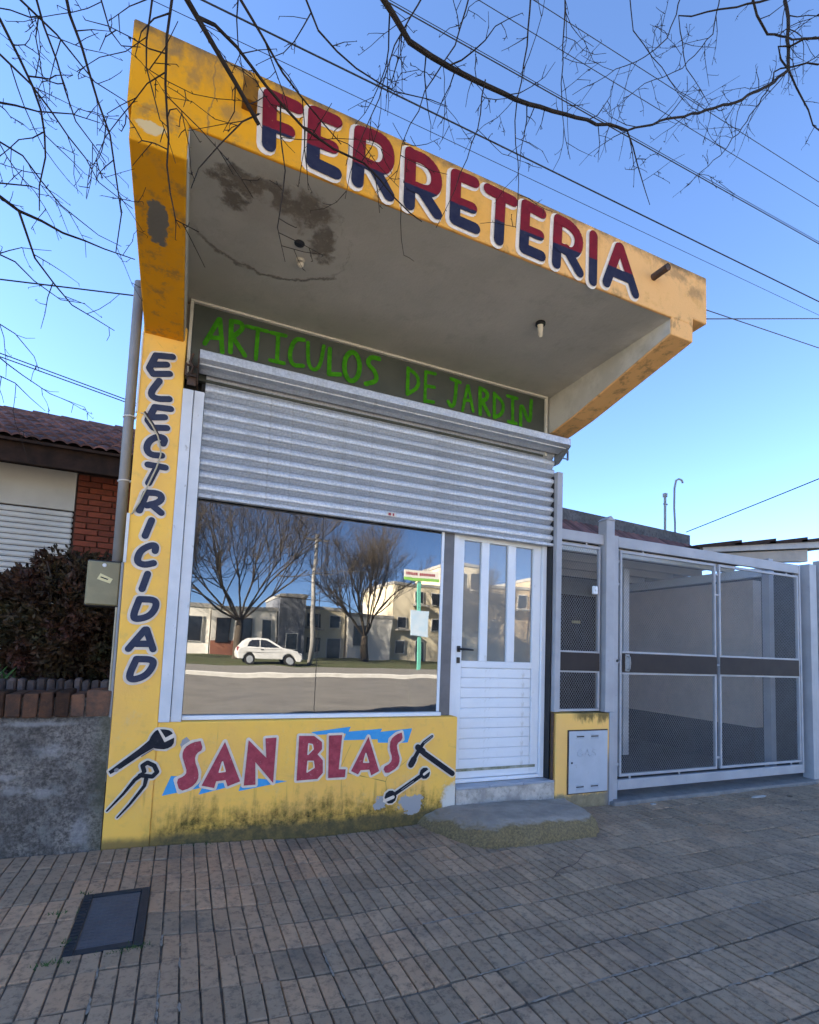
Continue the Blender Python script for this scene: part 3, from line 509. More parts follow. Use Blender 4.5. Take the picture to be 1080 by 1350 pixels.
MAT['cabinet'] = m_worn_paint('grey_cabinet_paint', (0.44, 0.47, 0.51), (0.38, 0.41, 0.45), (0.25, 0.22, 0.18), 0.45)
MAT['tile'] = m_tile()
MAT['groove'] = simple('dark_joint_dirt', (0.08, 0.064, 0.048), (0.19, 0.15, 0.112), 14, 0.95, 0.6, 70, 0.006)
MAT['cover_frame'] = simple('black_cover_frame', (0.03, 0.032, 0.037), (0.02, 0.021, 0.024), 18, 0.7, 0.3)
MAT['cover_lid'] = simple('slate_cover_lid', (0.10, 0.105, 0.115), (0.075, 0.08, 0.09), 7, 0.55, 0.25, 90)
MAT['grass'] = simple('weed_blade', (0.05, 0.10, 0.02), (0.035, 0.075, 0.015), 9, 0.7)
MAT['asphalt'] = simple('pale_bounce_road', (0.235, 0.22, 0.195), (0.17, 0.16, 0.145), 1.2, 0.9, 0.4, 60, 0.01)  # road colour raised above asphalt to bounce more light onto the shop
MAT['kerb'] = simple('kerb_concrete', (0.42, 0.40, 0.37), (0.34, 0.33, 0.30), 3, 0.9, 0.3)
MAT['kerb_white'] = simple('whitewashed_kerb', (0.74, 0.72, 0.66), (0.6, 0.58, 0.53), 3, 0.85, 0.2)
MAT['lawn'] = simple('verge_grass', (0.06, 0.085, 0.025), (0.09, 0.085, 0.035), 2, 0.95, 0.6, 30, 0.03)
MAT['far_paving'] = simple('far_paving', (0.26, 0.245, 0.22), (0.21, 0.20, 0.18), 2, 0.9, 0.2)
MAT['earth'] = simple('open_ground', (0.15, 0.14, 0.10), (0.11, 0.115, 0.07), 0.2, 0.95)
MAT['bark'] = simple('grey_brown_bark', (0.034, 0.026, 0.020), (0.020, 0.016, 0.013), 25, 0.95, 0.4, 90, 0.003, spec=0.1)
MAT['bark_far'] = simple('brown_far_bark', (0.075, 0.056, 0.036), (0.05, 0.04, 0.028), 4, 0.9)  # plain brown bark for the trees across the street
MAT['wire'] = simple('black_cable_sheath', (0.02, 0.02, 0.022), None, 5, 0.6)
MAT['pole'] = simple('concrete_pole', (0.36, 0.34, 0.31), (0.29, 0.28, 0.26), 3, 0.9, 0.2)
MAT['two_tone'] = m_two_tone()
MAT['letter_white'] = m_paint_flat('white_lettering', (0.78, 0.67, 0.54), (0.64, 0.54, 0.42), 0.6, (0.5, 0.33, 0.13), 0.45)
MAT['letter_navy'] = m_paint_flat('navy_lettering', (0.032, 0.038, 0.068), (0.048, 0.054, 0.080), 0.55, (0.3, 0.22, 0.1), 0.15)
MAT['letter_green'] = m_paint_flat('green_hand_lettering', (0.060, 0.29, 0.008), (0.030, 0.16, 0.006), 0.55, (0.035, 0.11, 0.02), 0.7)
MAT['letter_red'] = m_paint_flat('faded_red_lettering', (0.42, 0.070, 0.090), (0.27, 0.045, 0.06), 0.6, (0.62, 0.30, 0.28), 0.75)
MAT['letter_blue'] = m_paint_flat('sky_blue_bolt', (0.055, 0.30, 0.60), (0.08, 0.34, 0.60), 0.6, (0.55, 0.42, 0.2), 0.3)
MAT['letter_black'] = m_paint_flat('black_tool_paint', (0.014, 0.015, 0.02), (0.028, 0.028, 0.034), 0.5, (0.2, 0.18, 0.16), 0.2)
MAT['letter_grey'] = m_paint_flat('grey_tool_highlight', (0.26, 0.25, 0.26), None, 0.5)
MAT['porcelain'] = simple('lamp_holder_porcelain', (0.70, 0.62, 0.48), None, 8, 0.4)
# ================================================================== THE GROUND
def sheet(name, x0, x1, y0, y1, nx, ny, zf, mat, kind='structure'):
    mb = MB(); vs = []
    for j in range(ny + 1):
        for i in range(nx + 1):
            x = x0 + (x1 - x0) * i / nx; y = y0 + (y1 - y0) * j / ny
            vs.append((x, y, zf(x, y)))
    F = [(j * (nx + 1) + i, j * (nx + 1) + i + 1, (j + 1) * (nx + 1) + i + 1, (j + 1) * (nx + 1) + i) for j in range(ny) for i in range(nx)]
    mb.add(vs, F)
    return tag(mb.build(name, mat, smooth=True, recalc=False), kind=kind)

sheet('ground', -900, 900, -900, 900, 4, 4, lambda x, y: -0.25, MAT['earth'])
pavement = sheet('pavement', -14, 26, -4.1, 0.30, 420, 60, lambda x, y: G(x, y) - 0.0078, MAT['groove'])
tag(pavement, 'dark brown strip-tiled pavement in front of the shop')
kb = MB(); kb.cham(-14, 26, -4.25, -4.1, -0.2, 0.0, 0.015)
tag(kb.build('kerb', MAT['kerb']), 'grey concrete kerb along the near pavement', kind='structure')
sheet('road', -60, 90, -19.3, -4.25, 60, 8, lambda x, y: -0.13, MAT['asphalt'])
kb = MB(); kb.cham(-60, 90, -19.65, -19.3, -0.2, 0.04, 0.02)
tag(kb.build('far_kerb', MAT['kerb_white']), 'pale kerb across the road', kind='structure')
sheet('verge', -60, 90, -27.2, -19.65, 20, 4, lambda x, y: -0.01, MAT['far_paving'])
sheet('lawn', -60, 90, -41.5, -27.2, 20, 4, lambda x, y: -0.006 + 0.12 * smooth01((-27.2 - y) / 3), MAT['lawn'])

# ---- strip tiles: 0.2 m tiles of three strips, joints real
rng = random.Random(11)
TS = 0.2
COV = (-0.3333, -0.0667, -1.075, -0.565)         # inspection cover hole
STEP_BOX = (1.80, 2.85, -0.45, 0.0)
def strip(mb, x0, x1, y0, y1, z, r):
    c = 0.003; d = 0.012
    j = lambda: r.uniform(-0.0016, 0.0016)
    a = [(x0 + j(), y0 + j()), (x1 + j(), y0 + j()), (x1 + j(), y1 + j()), (x0 + j(), y1 + j())]
    top = [(a[0][0] + c, a[0][1] + c, z + j() * 0.6), (a[1][0] - c, a[1][1] + c, z + j() * 0.6), (a[2][0] - c, a[2][1] - c, z + j() * 0.6), (a[3][0] + c, a[3][1] - c, z + j() * 0.6)]
    mid = [(p[0], p[1], z - c) for p in a]
    bot = [(p[0], p[1], z - d) for p in a]
    F = [(0, 1, 2, 3)]
    for k in range(4):
        n = (k + 1) % 4
        F += [(4 + k, 4 + n, n, k), (8 + k, 8 + n, 4 + n, 4 + k)]
    mb.col = r.random()
    mb.add(top + mid + bot, F)
def tile_mesh(r, name='paving_tile', ox=0.0, oy=0.0, clip=None):
    mb = MB(); g = 0.0028; w = TS / 3
    for k in range(3):
        x0 = ox + k * w + g; x1 = ox + (k + 1) * w - g; y0 = oy + g * 1.7; y1 = oy + TS - g * 1.7
        if k == 0: x0 += 0.001
        segs = [(y0, y1)]
        if clip:
            mx = (x0 + x1) / 2
            if clip[0] < mx < clip[1]:
                segs = []
                if y0 < clip[2] - 0.015: segs.append((y0, min(y1, clip[2] - 0.003)))
                if y1 > clip[3] + 0.015: segs.append((max(y0, clip[3] + 0.003), y1))
        for (s0, s1) in segs: strip(mb, x0, x1, s0, s1, 0.0, r)
    return mb
variants = [tile_mesh(random.Random(40 + k)).mesh('paving_tile', MAT['tile'], attr=True) for k in range(12)]
inv_cam = cam.matrix_world.inverted()
def pixel(p):
    q = inv_cam @ Vector(p)
    if q.z > -0.05: return None
    return (540 + 687.1 * q.x / -q.z, 800.72 - 687.1 * q.y / -q.z, -q.z)
cells = []
for j in range(1, 21):
    for i in range(-50, 110):
        x = i * TS + 0.0667 * (1 if False else 0); y = -j * TS
        c = pixel((x + 0.1, y + 0.1, 0.0))
        vis = c is not None and -140 < c[0] < 1160 and c[1] < 1500
        cells.append((x, y, c[2] if vis else 1e3 + abs(x) + abs(y), vis))
cells.sort(key=lambda t: t[2])
far_tiles = MB(); nobj = 0
for (x, y, d, vis) in cells:
    if STEP_BOX[0] < x and x + TS < STEP_BOX[1] and y > STEP_BOX[2]: continue
    hit = not (x + TS <= COV[0] or x >= COV[1] or y + TS <= COV[2] or y >= COV[3])
    dz = rng.uniform(-0.0022, 0.0022)
    if vis and nobj < 300:
        if hit:
            mb = tile_mesh(random.Random(int(x * 1000 + y * 777)), ox=x, oy=y, clip=COV)
            if not mb.v: continue
            mb.v = [(p[0] - x, p[1] - y, p[2]) for p in mb.v]
            me = mb.mesh('paving_tile', MAT['tile'], attr=True)
        else:
            me = variants[rng.randrange(12)]
        o = bpy.data.objects.new('paving_tile', me); COL.objects.link(o)
        o.location = (x + rng.uniform(-.0016, .0016), y + rng.uniform(-.0016, .0016), G(x, y) + dz)
        e = 0.2
        o.rotation_euler = ((G(x, y + e) - G(x, y)) / e + rng.uniform(-.008, .008), -(G(x + e, y) - G(x, y)) / e + rng.uniform(-.008, .008), rng.uniform(-.011, .011))
        attach(o, pavement); nobj += 1
    elif not hit:
        r2 = random.Random(int(x * 977 + y * 131))
        t = tile_mesh(r2, ox=x, oy=y)
        t.v = [(p[0], p[1], p[2] + G(p[0], p[1]) + dz) for p in t.v]
        t0 = len(far_tiles.v); tone = r2.random()
        far_tiles.v += t.v; far_tiles.f += [tuple(k + t0 for k in f) for f in t.f]; far_tiles.m += t.m; far_tiles.c += t.c
print('tile objects', nobj)
if far_tiles.v:
    tag(far_tiles.build('paving_tiles', MAT['tile'], pavement, attr=True, recalc=False), kind='stuff')

# pale mortar smears caught in some of the joints
rm_ = random.Random(23); ms = MB()
for (row, xa, xb, dens) in ((-1.6, 1.0, 2.9, 0.5), (-1.8, 0.9, 2.4, 0.55), (-1.4, 1.2, 3.4, 0.35), (-2.0, 0.9, 2.2, 0.5), (-1.2, 0.9, 1.9, 0.4), (-0.4, 1.0, 1.7, 0.4), (-0.8, 0.1, 0.3, 0.4)):
    x = xa
    while x < xb:
        L = rm_.uniform(0.03, 0.12)
        if rm_.random() < dens:
            n = max(2, int(L / 0.012)); vs = []
            for i in range(n + 1):
                xx = x + L * i / n; w = rm_.uniform(0.002, 0.007) * (0.3 if i in (0, n) else 1); yy = row + rm_.uniform(-.002, .002)
                z = G(xx, yy) + 0.0022
                vs += [(xx, yy - w, z - 0.0012), (xx, yy, z + 0.001), (xx, yy + w, z - 0.0012)]
            F = []
            for i in range(n): F += [(i * 3, i * 3 + 3, i * 3 + 4, i * 3 + 1), (i * 3 + 1, i * 3 + 4, i * 3 + 5, i * 3 + 2)]
            ms.add(vs, F)
        x += L
for (col, ya, yb) in ((0.0, -1.75, -0.95), (0.0667, -1.5, -1.0), (0.6, -1.9, -1.3), (-0.2, -1.7, -1.2)):
    y = ya
    while y < yb:
        L = rm_.uniform(0.03, 0.10)
        if rm_.random() < 0.5:
            n = max(2, int(L / 0.012)); vs = []
            for i in range(n + 1):
                yy = y + L * i / n; w = rm_.uniform(0.002, 0.006) * (0.3 if i in (0, n) else 1); xx = col + rm_.uniform(-.002, .002); z = G(xx, yy) + 0.0022
                vs += [(xx - w, yy, z - 0.0012), (xx, yy, z + 0.001), (xx + w, yy, z - 0.0012)]
            F = []
            for i in range(n): F += [(i * 3, i * 3 + 1, i * 3 + 4, i * 3 + 3), (i * 3 + 1, i * 3 + 2, i * 3 + 5, i * 3 + 4)]
            ms.add(vs, F)
        y += L
tag(ms.build('mortar_smears', simple('pale_mortar', (0.34, 0.285, 0.225), (0.20, 0.165, 0.13), 40, 0.95, 0.5), pavement, smooth=True, recalc=False), kind='stuff')

# ================================================================== LETTERING HELPERS
def ribbon(mb, pts, w, y, taper=None, n=10):
    """flat painted stroke on a wall facing -Y; every primitive sits a hair further out"""
    k = 0
    for i in range(len(pts) - 1):
        (x0, z0), (x1, z1) = pts[i], pts[i + 1]
        dx, dz = x1 - x0, z1 - z0; L = math.hypot(dx, dz) or 1e-6
        w0 = w if not taper else w * (1 + (taper - 1) * i / (len(pts) - 1)); w1 = w if not taper else w * (1 + (taper - 1) * (i + 1) / (len(pts) - 1))
        nx, nz = -dz / L / 2, dx / L / 2
        yy = y - mb.off; mb.off += 0.00006
        mb.add([(x0 + nx * w0, yy, z0 + nz * w0), (x0 - nx * w0, yy, z0 - nz * w0), (x1 - nx * w1, yy, z1 - nz * w1), (x1 + nx * w1, yy, z1 + nz * w1)], [(0, 1, 2, 3)])
    for i, (x, z) in enumerate(pts):
        ww = w if not taper else w * (1 + (taper - 1) * i / (len(pts) - 1))
        yy = y - mb.off; mb.off += 0.00006
        mb.add([(x + math.cos(2 * math.pi * k / n) * ww / 2, yy, z + math.sin(2 * math.pi * k / n) * ww / 2) for k in range(n)], [tuple(reversed(range(n)))])
def smooth_line(p, it=1, closed=False):
    for _ in range(it):
        q = [p[0]]
        for a, b in zip(p[:-1], p[1:]):
            q += [(a[0] * .75 + b[0] * .25, a[1] * .75 + b[1] * .25), (a[0] * .25 + b[0] * .75, a[1] * .25 + b[1] * .75)]
        q.append(p[-1]); p = q
    return p
def flat_poly(mb, outer, holes, y):
    loops = [[Vector((x, z, 0)) for x, z in outer]] + [[Vector((x, z, 0)) for x, z in h] for h in holes]
    pts = [p for l in loops for p in l]
    tr = tessellate_polygon(loops)
    yy = y - mb.off; mb.off += 0.00006
    mb.add([(p.x, yy, p.y) for p in pts], [tuple(t) for t in tr])
def letter_obj(strokes, w, rim, y, fill_mat, parent, curved=True, rim_mat=None, drop=(0, 0)):
    mb = MB(); mb.off = 0.0012; mb.cur = 0
    sm = [smooth_line(s, 2) if (curved and len(s) > 3) else s for s in strokes]
    if rim:
        for s in sm: ribbon(mb, [(x + drop[0], z + drop[1]) for x, z in s], w + 2 * rim, y, n=12)
    mb.off = max(mb.off, 0.0045) + 0.0008; mb.cur = 1
    for s in sm: ribbon(mb, s, w, y, n=12)
    return mb.build('painted_letter', [rim_mat or MAT['letter_white'], fill_mat], parent, recalc=False)

# ================================================================== THE SHOP
shop = thing('shop_building', 'small yellow corner-style hardware shop with orange canopy and half-open roller shutter', 'shop', (1.2, 0.2, 0))
FY = -1.153
# --- body behind the front: side walls, back wall, roof, floor
b = MB()
b.box(-0.33, -0.16, 0.205, 5.2, -0.1, 3.36); b.box(2.62, 2.80, 0.255, 5.2, -0.1, 3.36); b.box(-0.16, 2.62, 5.0, 5.2, -0.1, 3.36)
b.build('side_wall', MAT['white_plaster'], shop)
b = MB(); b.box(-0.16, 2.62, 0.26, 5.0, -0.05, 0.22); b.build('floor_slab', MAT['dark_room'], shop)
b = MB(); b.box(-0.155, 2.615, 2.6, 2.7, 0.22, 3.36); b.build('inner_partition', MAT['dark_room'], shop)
b = MB(); b.box(-0.34, 2.90, -1.0, 5.25, 3.425, 3.60); b.build('roof_slab', MAT['kerb'], shop)
# --- pilaster and base wall
b = MB(); b.box(-0.343, -0.104, 0.0, 0.2, -0.06, 3.15); pil = b.build('pilaster', MAT['yellow'], shop, bevel=0.006)
b = MB(); b.box(-0.104, 1.881, 0.003, 0.245, -0.06, 0.743); base = b.build('base_wall', MAT['yellow'], shop, bevel=0.01)
b = MB(); b.box(1.885, 2.775, 0.008, 0.26, -0.06, 0.214); b.build('door_plinth', MAT['peeled'], shop, bevel=0.006)
b = MB(); b.box(-0.16, 2.62, 0.09, 0.2, 3.04, 3.42); b.build('lintel_beam', MAT['soffit'], shop)
# --- canopy
b = MB(); b.box(-0.352, 3.012, FY, -1.0, 3.37, 3.739)
b.v = [(x, y, (3.418 if (z < 3.4 and x > 3.0) else z)) for x, y, z in b.v]
b = MB()
b.prism([(-0.352, 3.372), (2.885, 3.372), (2.8852, 3.418), (3.012, 3.418), (3.012, 3.739), (-0.352, 3.742)], 1, FY, -1.0)
fascia = b.build('fascia', MAT['orange'], shop, bevel=0.008)
b = MB(); b.box(2.9, 3.008, -1.0, 4.5, 3.42, 3.735); b.build('roof_edge', MAT['orange'], shop)
b = MB(); b.box(-0.349, -0.341, -1.0, 4.5, 3.42, 3.735); b.build('roof_edge', MAT['orange'], shop)
for (x0, x1, zf, lin) in ((-0.335, -0.121, 3.222, -0.1185), (2.692, 2.884, 3.262, 2.6895)):
    b = MB(); b.prism([(FY + 0.003, zf), (-0.25, 3.088), (0.0, 3.055), (0.1, 3.055), (0.1, 3.42), (FY + 0.003, 3.42)], 0, x0, x1)
    b.build('canopy_wing', MAT['orange'], shop, bevel=0.006)
    b = MB(); b.prism([(FY + 0.012, zf + 0.012), (-0.25, 3.097), (0.0, 3.064), (0.06, 3.064), (0.06, 3.369), (FY + 0.012, 3.369)], 0, lin - 0.002, lin + 0.002)
    b.build('wing_lining', MAT['soffit'], shop)
# soffit as a gently uneven slab
mb = MB(); NX, NY = 60, 30; vs = []
for j in range(NY + 1):
    for i in range(NX + 1):
        x = -0.121 + 2.813 * i / NX; y = -1.146 + 1.236 * j / NY
        vs.append((x, y, 3.3665 + 0.003 * mnoise.noise(Vector((x * 2.1, y * 2.1, 0.3)))))
mb.add(vs, [(j * (NX + 1) + i, (j + 1) * (NX + 1) + i, (j + 1) * (NX + 1) + i + 1, j * (NX + 1) + i + 1) for j in range(NY) for i in range(NX)])
mb.box(-0.120, 2.690, -1.0, 0.088, 3.38, 3.42)
soff = mb.build('soffit', MAT['soffit'], shop, smooth=False, recalc=False)
# drain spouts through the fascia
b = MB(); b.tube([(2.53, FY + 0.02, 3.585), (2.53, FY - 0.11, 3.578)], 0.022, 12, cap=False); b.tube([(2.53, FY + 0.02, 3.585), (2.53, FY - 0.108, 3.578)], 0.019, 12)
b.build('drain_spout', MAT['rust'], fascia)
b = MB(); b.box(0.078, 0.140, FY - 0.055, FY + 0.01, 3.545, 3.650); b.build('drain_spout', simple('dark_brown_orange', (0.26, 0.115, 0.015), (0.12, 0.06, 0.02), 12, 0.95, 0.3, spec=0.05), fascia, bevel=0.004)  # box in a darker brown-orange than the fascia
# lamp holders and the ceiling hole
for (x, y, broken) in ((1.99, -0.745, False), (0.46, -0.60, True)):
    b = MB(); b.cur = 0
    b.tube([(x, y, 3.372), (x, y, 3.352)], 0.032 if not broken else 0.024, 14); b.cur = 1
    zl_ = 1.0 if not broken else 0.3
    b.tube([(x, y, 3.352), (x + 0.004, y + 0.004, 3.352 - 0.027 * zl_), (x + 0.01, y + 0.01, 3.352 - 0.047 * zl_)], [0.019, 0.017, 0.013], 12)
    if not broken: b.tube([(x + 0.01, y + 0.01, 3.305), (x + 0.018, y + 0.018, 3.285)], [0.016, 0.010], 12)
    b.build('lamp_holder', [MAT['black'] if not broken else MAT['soffit'], MAT['porcelain']], soff)
b = MB(); b.tube([(0.43, -0.72, 3.3725), (0.43, -0.72, 3.3645)], [0.030, 0.027], 14); b.build('ceiling_hole', MAT['black'], soff)
# lettering on the fascia
for nm, st in FERR: letter_obj(st, 0.062, 0.011, FY, MAT['two_tone'], fascia, drop=(-0.011, -0.008))
# lettering on the pilaster
for nm, st in ELEC: letter_obj(st, 0.038, 0.0125, 0.0, MAT['letter_navy'], pil, drop=(-0.004, -0.003))
# --- transom sign
b = MB(); b.box(-0.078, 2.642, 0.05, 0.088, 2.86, 3.352); trans = b.build('transom_sign', MAT['panel'], shop)
b = MB(); b.box(-0.098, 2.664, 0.03, 0.08, 3.353, 3.370); b.box(-0.098, -0.079, 0.03, 0.08, 2.86, 3.3528); b.box(2.643, 2.664, 0.03, 0.08, 2.86, 3.3528)
b.build('sign_frame', MAT['cream_trim'], trans, bevel=0.003)
for nm, st in ARTI: letter_obj(st, rng.uniform(0.025, 0.034), 0, 0.05, MAT['letter_green'], trans)
# --- SAN BLAS and the painted tools on the base wall
for nm, outer, holes in SANB:
    mb = MB(); mb.off = 0.0030; mb.cur = 0
    ribbon(mb, outer + outer[:1], 0.030, 0.003)
    mb.off = 0.0075; mb.cur = 1
    o2 = smooth_line(outer + outer[:1], 1)[:-1] if nm in 'S' else outer
    flat_poly(mb, o2, holes, 0.003)
    for hp in holes:
        mb.cur = 0; ribbon(mb, hp + hp[:1], 0.009, 0.003)
    mb.build('painted_letter', [MAT['letter_white'], MAT['letter_red']], base, recalc=False)
mb = MB(); mb.off = 0.0010
for p in BOLT: flat_poly(mb, p, [], 0.003)
mb.build('painted_lightning_bolt', MAT['letter_blue'], base, recalc=False)
def tool(strokes, extra=None, yb=0.003):
    mb = MB(); mb.off = 0.0010; mb.cur = 0
    for (s, w, tp) in strokes: ribbon(mb, s, w + 0.022, yb, None if tp is None else tp + 0.2)
    mb.off = 0.0060; mb.cur = 1
    for (s, w, tp) in strokes: ribbon(mb, s, w, yb, tp)
    mb.off = 0.0085
    for (kind, s, w) in (extra or []):
        mb.cur = kind; ribbon(mb, s, w, yb)
    return mb.build('painted_tool', [MAT['letter_white'], MAT['letter_black'], MAT['letter_grey']], base, recalc=False)
mb = MB(); mb.off = 0.0010; mb.cur = 0
wp = WRENCH_POLY[0]
ribbon(mb, wp + wp[:1], 0.022, -0.001); mb.off = 0.0065; mb.cur = 1; flat_poly(mb, smooth_line(wp + wp[:1], 1)[:-1], [], -0.001)
mb.cur = 0; mb.off = 0.0085; flat_poly(mb, WRENCH_POLY[1], [], -0.001)
mb.cur = 2; ribbon(mb, [((wp[0][0] + wp[-1][0]) / 2 + 0.03, (wp[0][1] + wp[-1][1]) / 2 + 0.015), ((wp[0][0] + wp[-1][0]) / 2 + 0.034, (wp[0][1] + wp[-1][1]) / 2 + 0.018)], 0.02, -0.001)
ribbon(mb, [(wp[0][0] + 0.16, wp[0][1] + 0.075), (wp[0][0] + 0.22, wp[0][1] + 0.115)], 0.006, -0.001)
mb.build('painted_tool', [MAT['letter_white'], MAT['letter_black'], MAT['letter_grey']], base, recalc=False)
tool([(PLIERS[0], 0.026, 0.35), (PLIERS[1], 0.024, 0.35), (PLIERS[2], 0.024, None)], yb=-0.001)
tool([(HAMMER[0][::-1], 0.034, 0.55), (HAMMER[1], 0.038, None), (HAMMER[2], 0.044, None), ([HAMMER[0][3], ((HAMMER[0][3][0] * 2 + HAMMER[0][2][0]) / 3, (HAMMER[0][3][1] * 2 + HAMMER[0][2][1]) / 3)], 0.046, None)], [(2, [HAMMER[0][0], HAMMER[0][1]], 0.006)])
tool([(SPANNER[0], 0.026, None), (SPANNER[1], 0.088, None), (SPANNER[2], 0.080, None)], [(0, SPANNER[3], 0.022), (0, SPANNER[4], 0.018), (2, [((SPANNER[0][0][0] * 2 + SPANNER[0][1][0]) / 3, (SPANNER[0][0][1] * 2 + SPANNER[0][1][1]) / 3), ((SPANNER[0][0][0] + SPANNER[0][1][0] * 2) / 3, (SPANNER[0][0][1] + SPANNER[0][1][1] * 2) / 3)], 0.005)])

# --- roller shutter: nine slats, guides, cover
rs = MB(); rs.box(-0.104, -0.043, -0.004, 0.10, 0.742, 2.765)
shut = rs.build('shutter_guide', MAT['frame_paint'], shop, bevel=0.004); shut['label'] = 'worn white left shutter guide'
b = MB(); b.box(-0.040, 0.020, 0.006, 0.10, 0.742, 2.770); b.build('shutter_guide', MAT['frame_paint'], shop, bevel=0.004)
b = MB(); b.box(2.752, 2.808, 0.0, 0.10, 0.765, 2.735); b.build('shutter_guide', MAT['gate_paint'], shop, bevel=0.004)
curtain = MB(); curtain.box(0.021, 2.751, 0.070, 0.076, 2.13, 2.95)
curtain = curtain.build('roller_shutter', MAT['galv_dark'], shop)
slat_me = None; P_ = 0.0795; zb = 2.135
prof = [(0.074, 0.0), (0.066, 0.003), (0.068, 0.006), (0.060, 0.010), (0.062, 0.013), (0.053, 0.018), (0.054, 0.021), (0.044, 0.027), (0.040, 0.033), (0.0385, 0.046), (0.040, 0.060), (0.046, 0.069), (0.058, 0.075), (0.074, 0.0785)]
for k in range(10):
    if slat_me is None:
        mb = MB(); n = len(prof); NXs = 24
        vs = [(0.023 + 2.726 * i / NXs, y + 0.0012 * math.sin(i * 1.3) , z) for i in range(NXs + 1) for (y, z) in prof]
        mb.add(vs, [(i * n + q, (i + 1) * n + q, (i + 1) * n + q + 1, i * n + q + 1) for i in range(NXs) for q in range(n - 1)])
        slat_me = mb.mesh('slat', MAT['galv'])
    o = link('slat', slat_me, curtain)
    o.location = Vector((0, 0, zb + k * P_))
b = MB(); b.cham(0.022, 2.750, 0.032, 0.068, 2.112, 2.137, 0.004); b.build('bottom_bar', MAT['galv'], curtain)
b = MB(); b.box(1.275, 1.345, 0.036, 0.0395, 2.166, 2.196); b.build('maker_sticker', MAT['white_plaster'], curtain)
b = MB(); b.box(1.285, 1.305, 0.0345, 0.0358, 2.172, 2.19); b.box(1.318, 1.33, 0.0345, 0.0358, 2.172, 2.19); b.build('sticker_print', MAT['letter_red'], curtain)
cov = MB()
cov.prism([(-0.15, 2.906), (-0.152, 2.955), (-0.146, 2.960), (0.045, 2.985), (0.045, 2.981), (-0.143, 2.955), (-0.143, 2.910), (-0.09, 2.905), (-0.09, 2.898), (-0.04, 2.900), (0.005, 2.888), (0.004, 2.882), (-0.04, 2.893), (-0.098, 2.891), (-0.10, 2.899)], 0, -0.022, 2.757)
cov.build('shutter_cover', MAT['galv'], shop, bevel=0.002)
b = MB(); b.tube([(0.0, 0.17, 2.93), (2.75, 0.17, 2.93)], 0.095, 16); b.build('shutter_roll', MAT['galv_dark'], shop, smooth=False)
for sx, x in ((-1, -0.022), (1, 2.757)):
    b = MB(); x0, x1 = sorted((x + sx * 0.002, x + sx * 0.008))
    b.prism([(-0.14, 2.90), (-0.14, 2.95), (0.06, 2.98), (0.06, 2.80), (0.0, 2.80)], 0, x0, x1)
    e0, e1 = sorted((x + sx * 0.008, x + sx * 0.075))
    b.box(e0, e1, -0.03, -0.022, 2.90, 2.91); b.box(e0, e1, -0.03, -0.022, 2.84, 2.85)
    b.box(*sorted((x + sx * 0.068, x + sx * 0.078)), -0.034, -0.018, 2.835, 2.915)
    if sx < 0:
        b.tube([(-0.06, -0.012, 2.99), (-0.075, -0.02, 2.93), (-0.055, -0.03, 2.90), (-0.07, -0.012, 2.85)], 0.008, 6)
        b.box(-0.085, -0.035, -0.010, -0.003, 2.79, 2.87)
    b.build('shutter_bracket', MAT['rust'] if sx < 0 else MAT['galv_dark'], shop)

# --- shop window
win = MB(); win.box(0.022, 1.764, 0.045, 0.105, 0.7455, 0.772); win.box(1.742, 1.764, 0.078, 0.105, 0.773, 2.60); win.box(0.022, 1.742, 0.078, 0.105, 2.55, 2.60)
win = win.build('shop_window', MAT['alu_white'], shop, bevel=0.003)
b = MB(); b.box(0.023, 0.829, 0.084, 0.089, 0.7725, 2.549); b.build('pane', MAT['glass'], win)
b = MB(); b.box(0.833, 1.7415, 0.0845, 0.0895, 0.7725, 2.549); b.build('pane', MAT['glass'], win)
b = MB(); b.box(0.829, 0.833, 0.082, 0.091, 0.773, 2.549); b.build('pane_joint', MAT['black'], win)
b = MB(); b.box(1.7645, 1.8515, 0.080, 0.16, 0.7435, 2.62); b.box(1.80, 1.8515, 0.20, 0.24, 0.21, 0.74); b.build('mullion', MAT['alu_dark'], shop, bevel=0.004)
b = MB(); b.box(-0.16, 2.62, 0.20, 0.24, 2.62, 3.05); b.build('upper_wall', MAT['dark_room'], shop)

# --- door
DY = 0.12
b = MB(); b.box(1.853, 1.902, 0.10, 0.19, 0.234, 2.62); b.box(2.692, 2.735, 0.10, 0.19, 0.234, 2.62); b.box(1.902, 2.692, 0.10, 0.19, 2.20, 2.62)
b.box(1.902, 2.692, 0.105, 0.19, 0.234, 0.262)
door = b.build('door', MAT['alu_white'], shop, bevel=0.003); door['label'] = 'white panelled aluminium door with three tall panes'
b = MB(); b.box(1.905, 1.962, DY, 0.165, 0.265, 2.197); b.box(2.615, 2.689, DY, 0.165, 0.265, 2.197)
b.box(1.962, 2.615, DY, 0.165, 2.087, 2.197); b.box(1.962, 2.615, DY, 0.165, 1.098, 1.150); b.box(1.962, 2.615, DY, 0.165, 0.265, 0.325)
b.box(2.119, 2.189, DY, 0.165, 1.15, 2.087); b.box(2.368, 2.442, DY, 0.165, 1.15, 2.087)
b.build('door_leaf', MAT['alu_white'], door, bevel=0.004)
for (x0, x1) in ((1.962, 2.119), (2.189, 2.368), (2.442, 2.615)):
    b = MB(); b.box(x0 + .0005, x1 - .0005, 0.140, 0.145, 1.1505, 2.0865); b.build('pane', MAT['door_glass'], door)
    b = MB(); b.box(x0 + .0006, x1 - .0006, 0.152, 0.156, 1.1506, 2.0864); b.build('pane_backing', MAT['shutter_white'], door)
pm = None
for k in range(10):
    z0 = 0.327 + k * 0.0771
    if pm is None:
        b = MB(); b.cham(1.963, 2.614, 0.128, 0.150, 0.0, 0.0757, 0.005); pm = b.mesh('plank', MAT['alu_white'])
    o = link('plank', pm, door); o.location = (0, 0, z0)
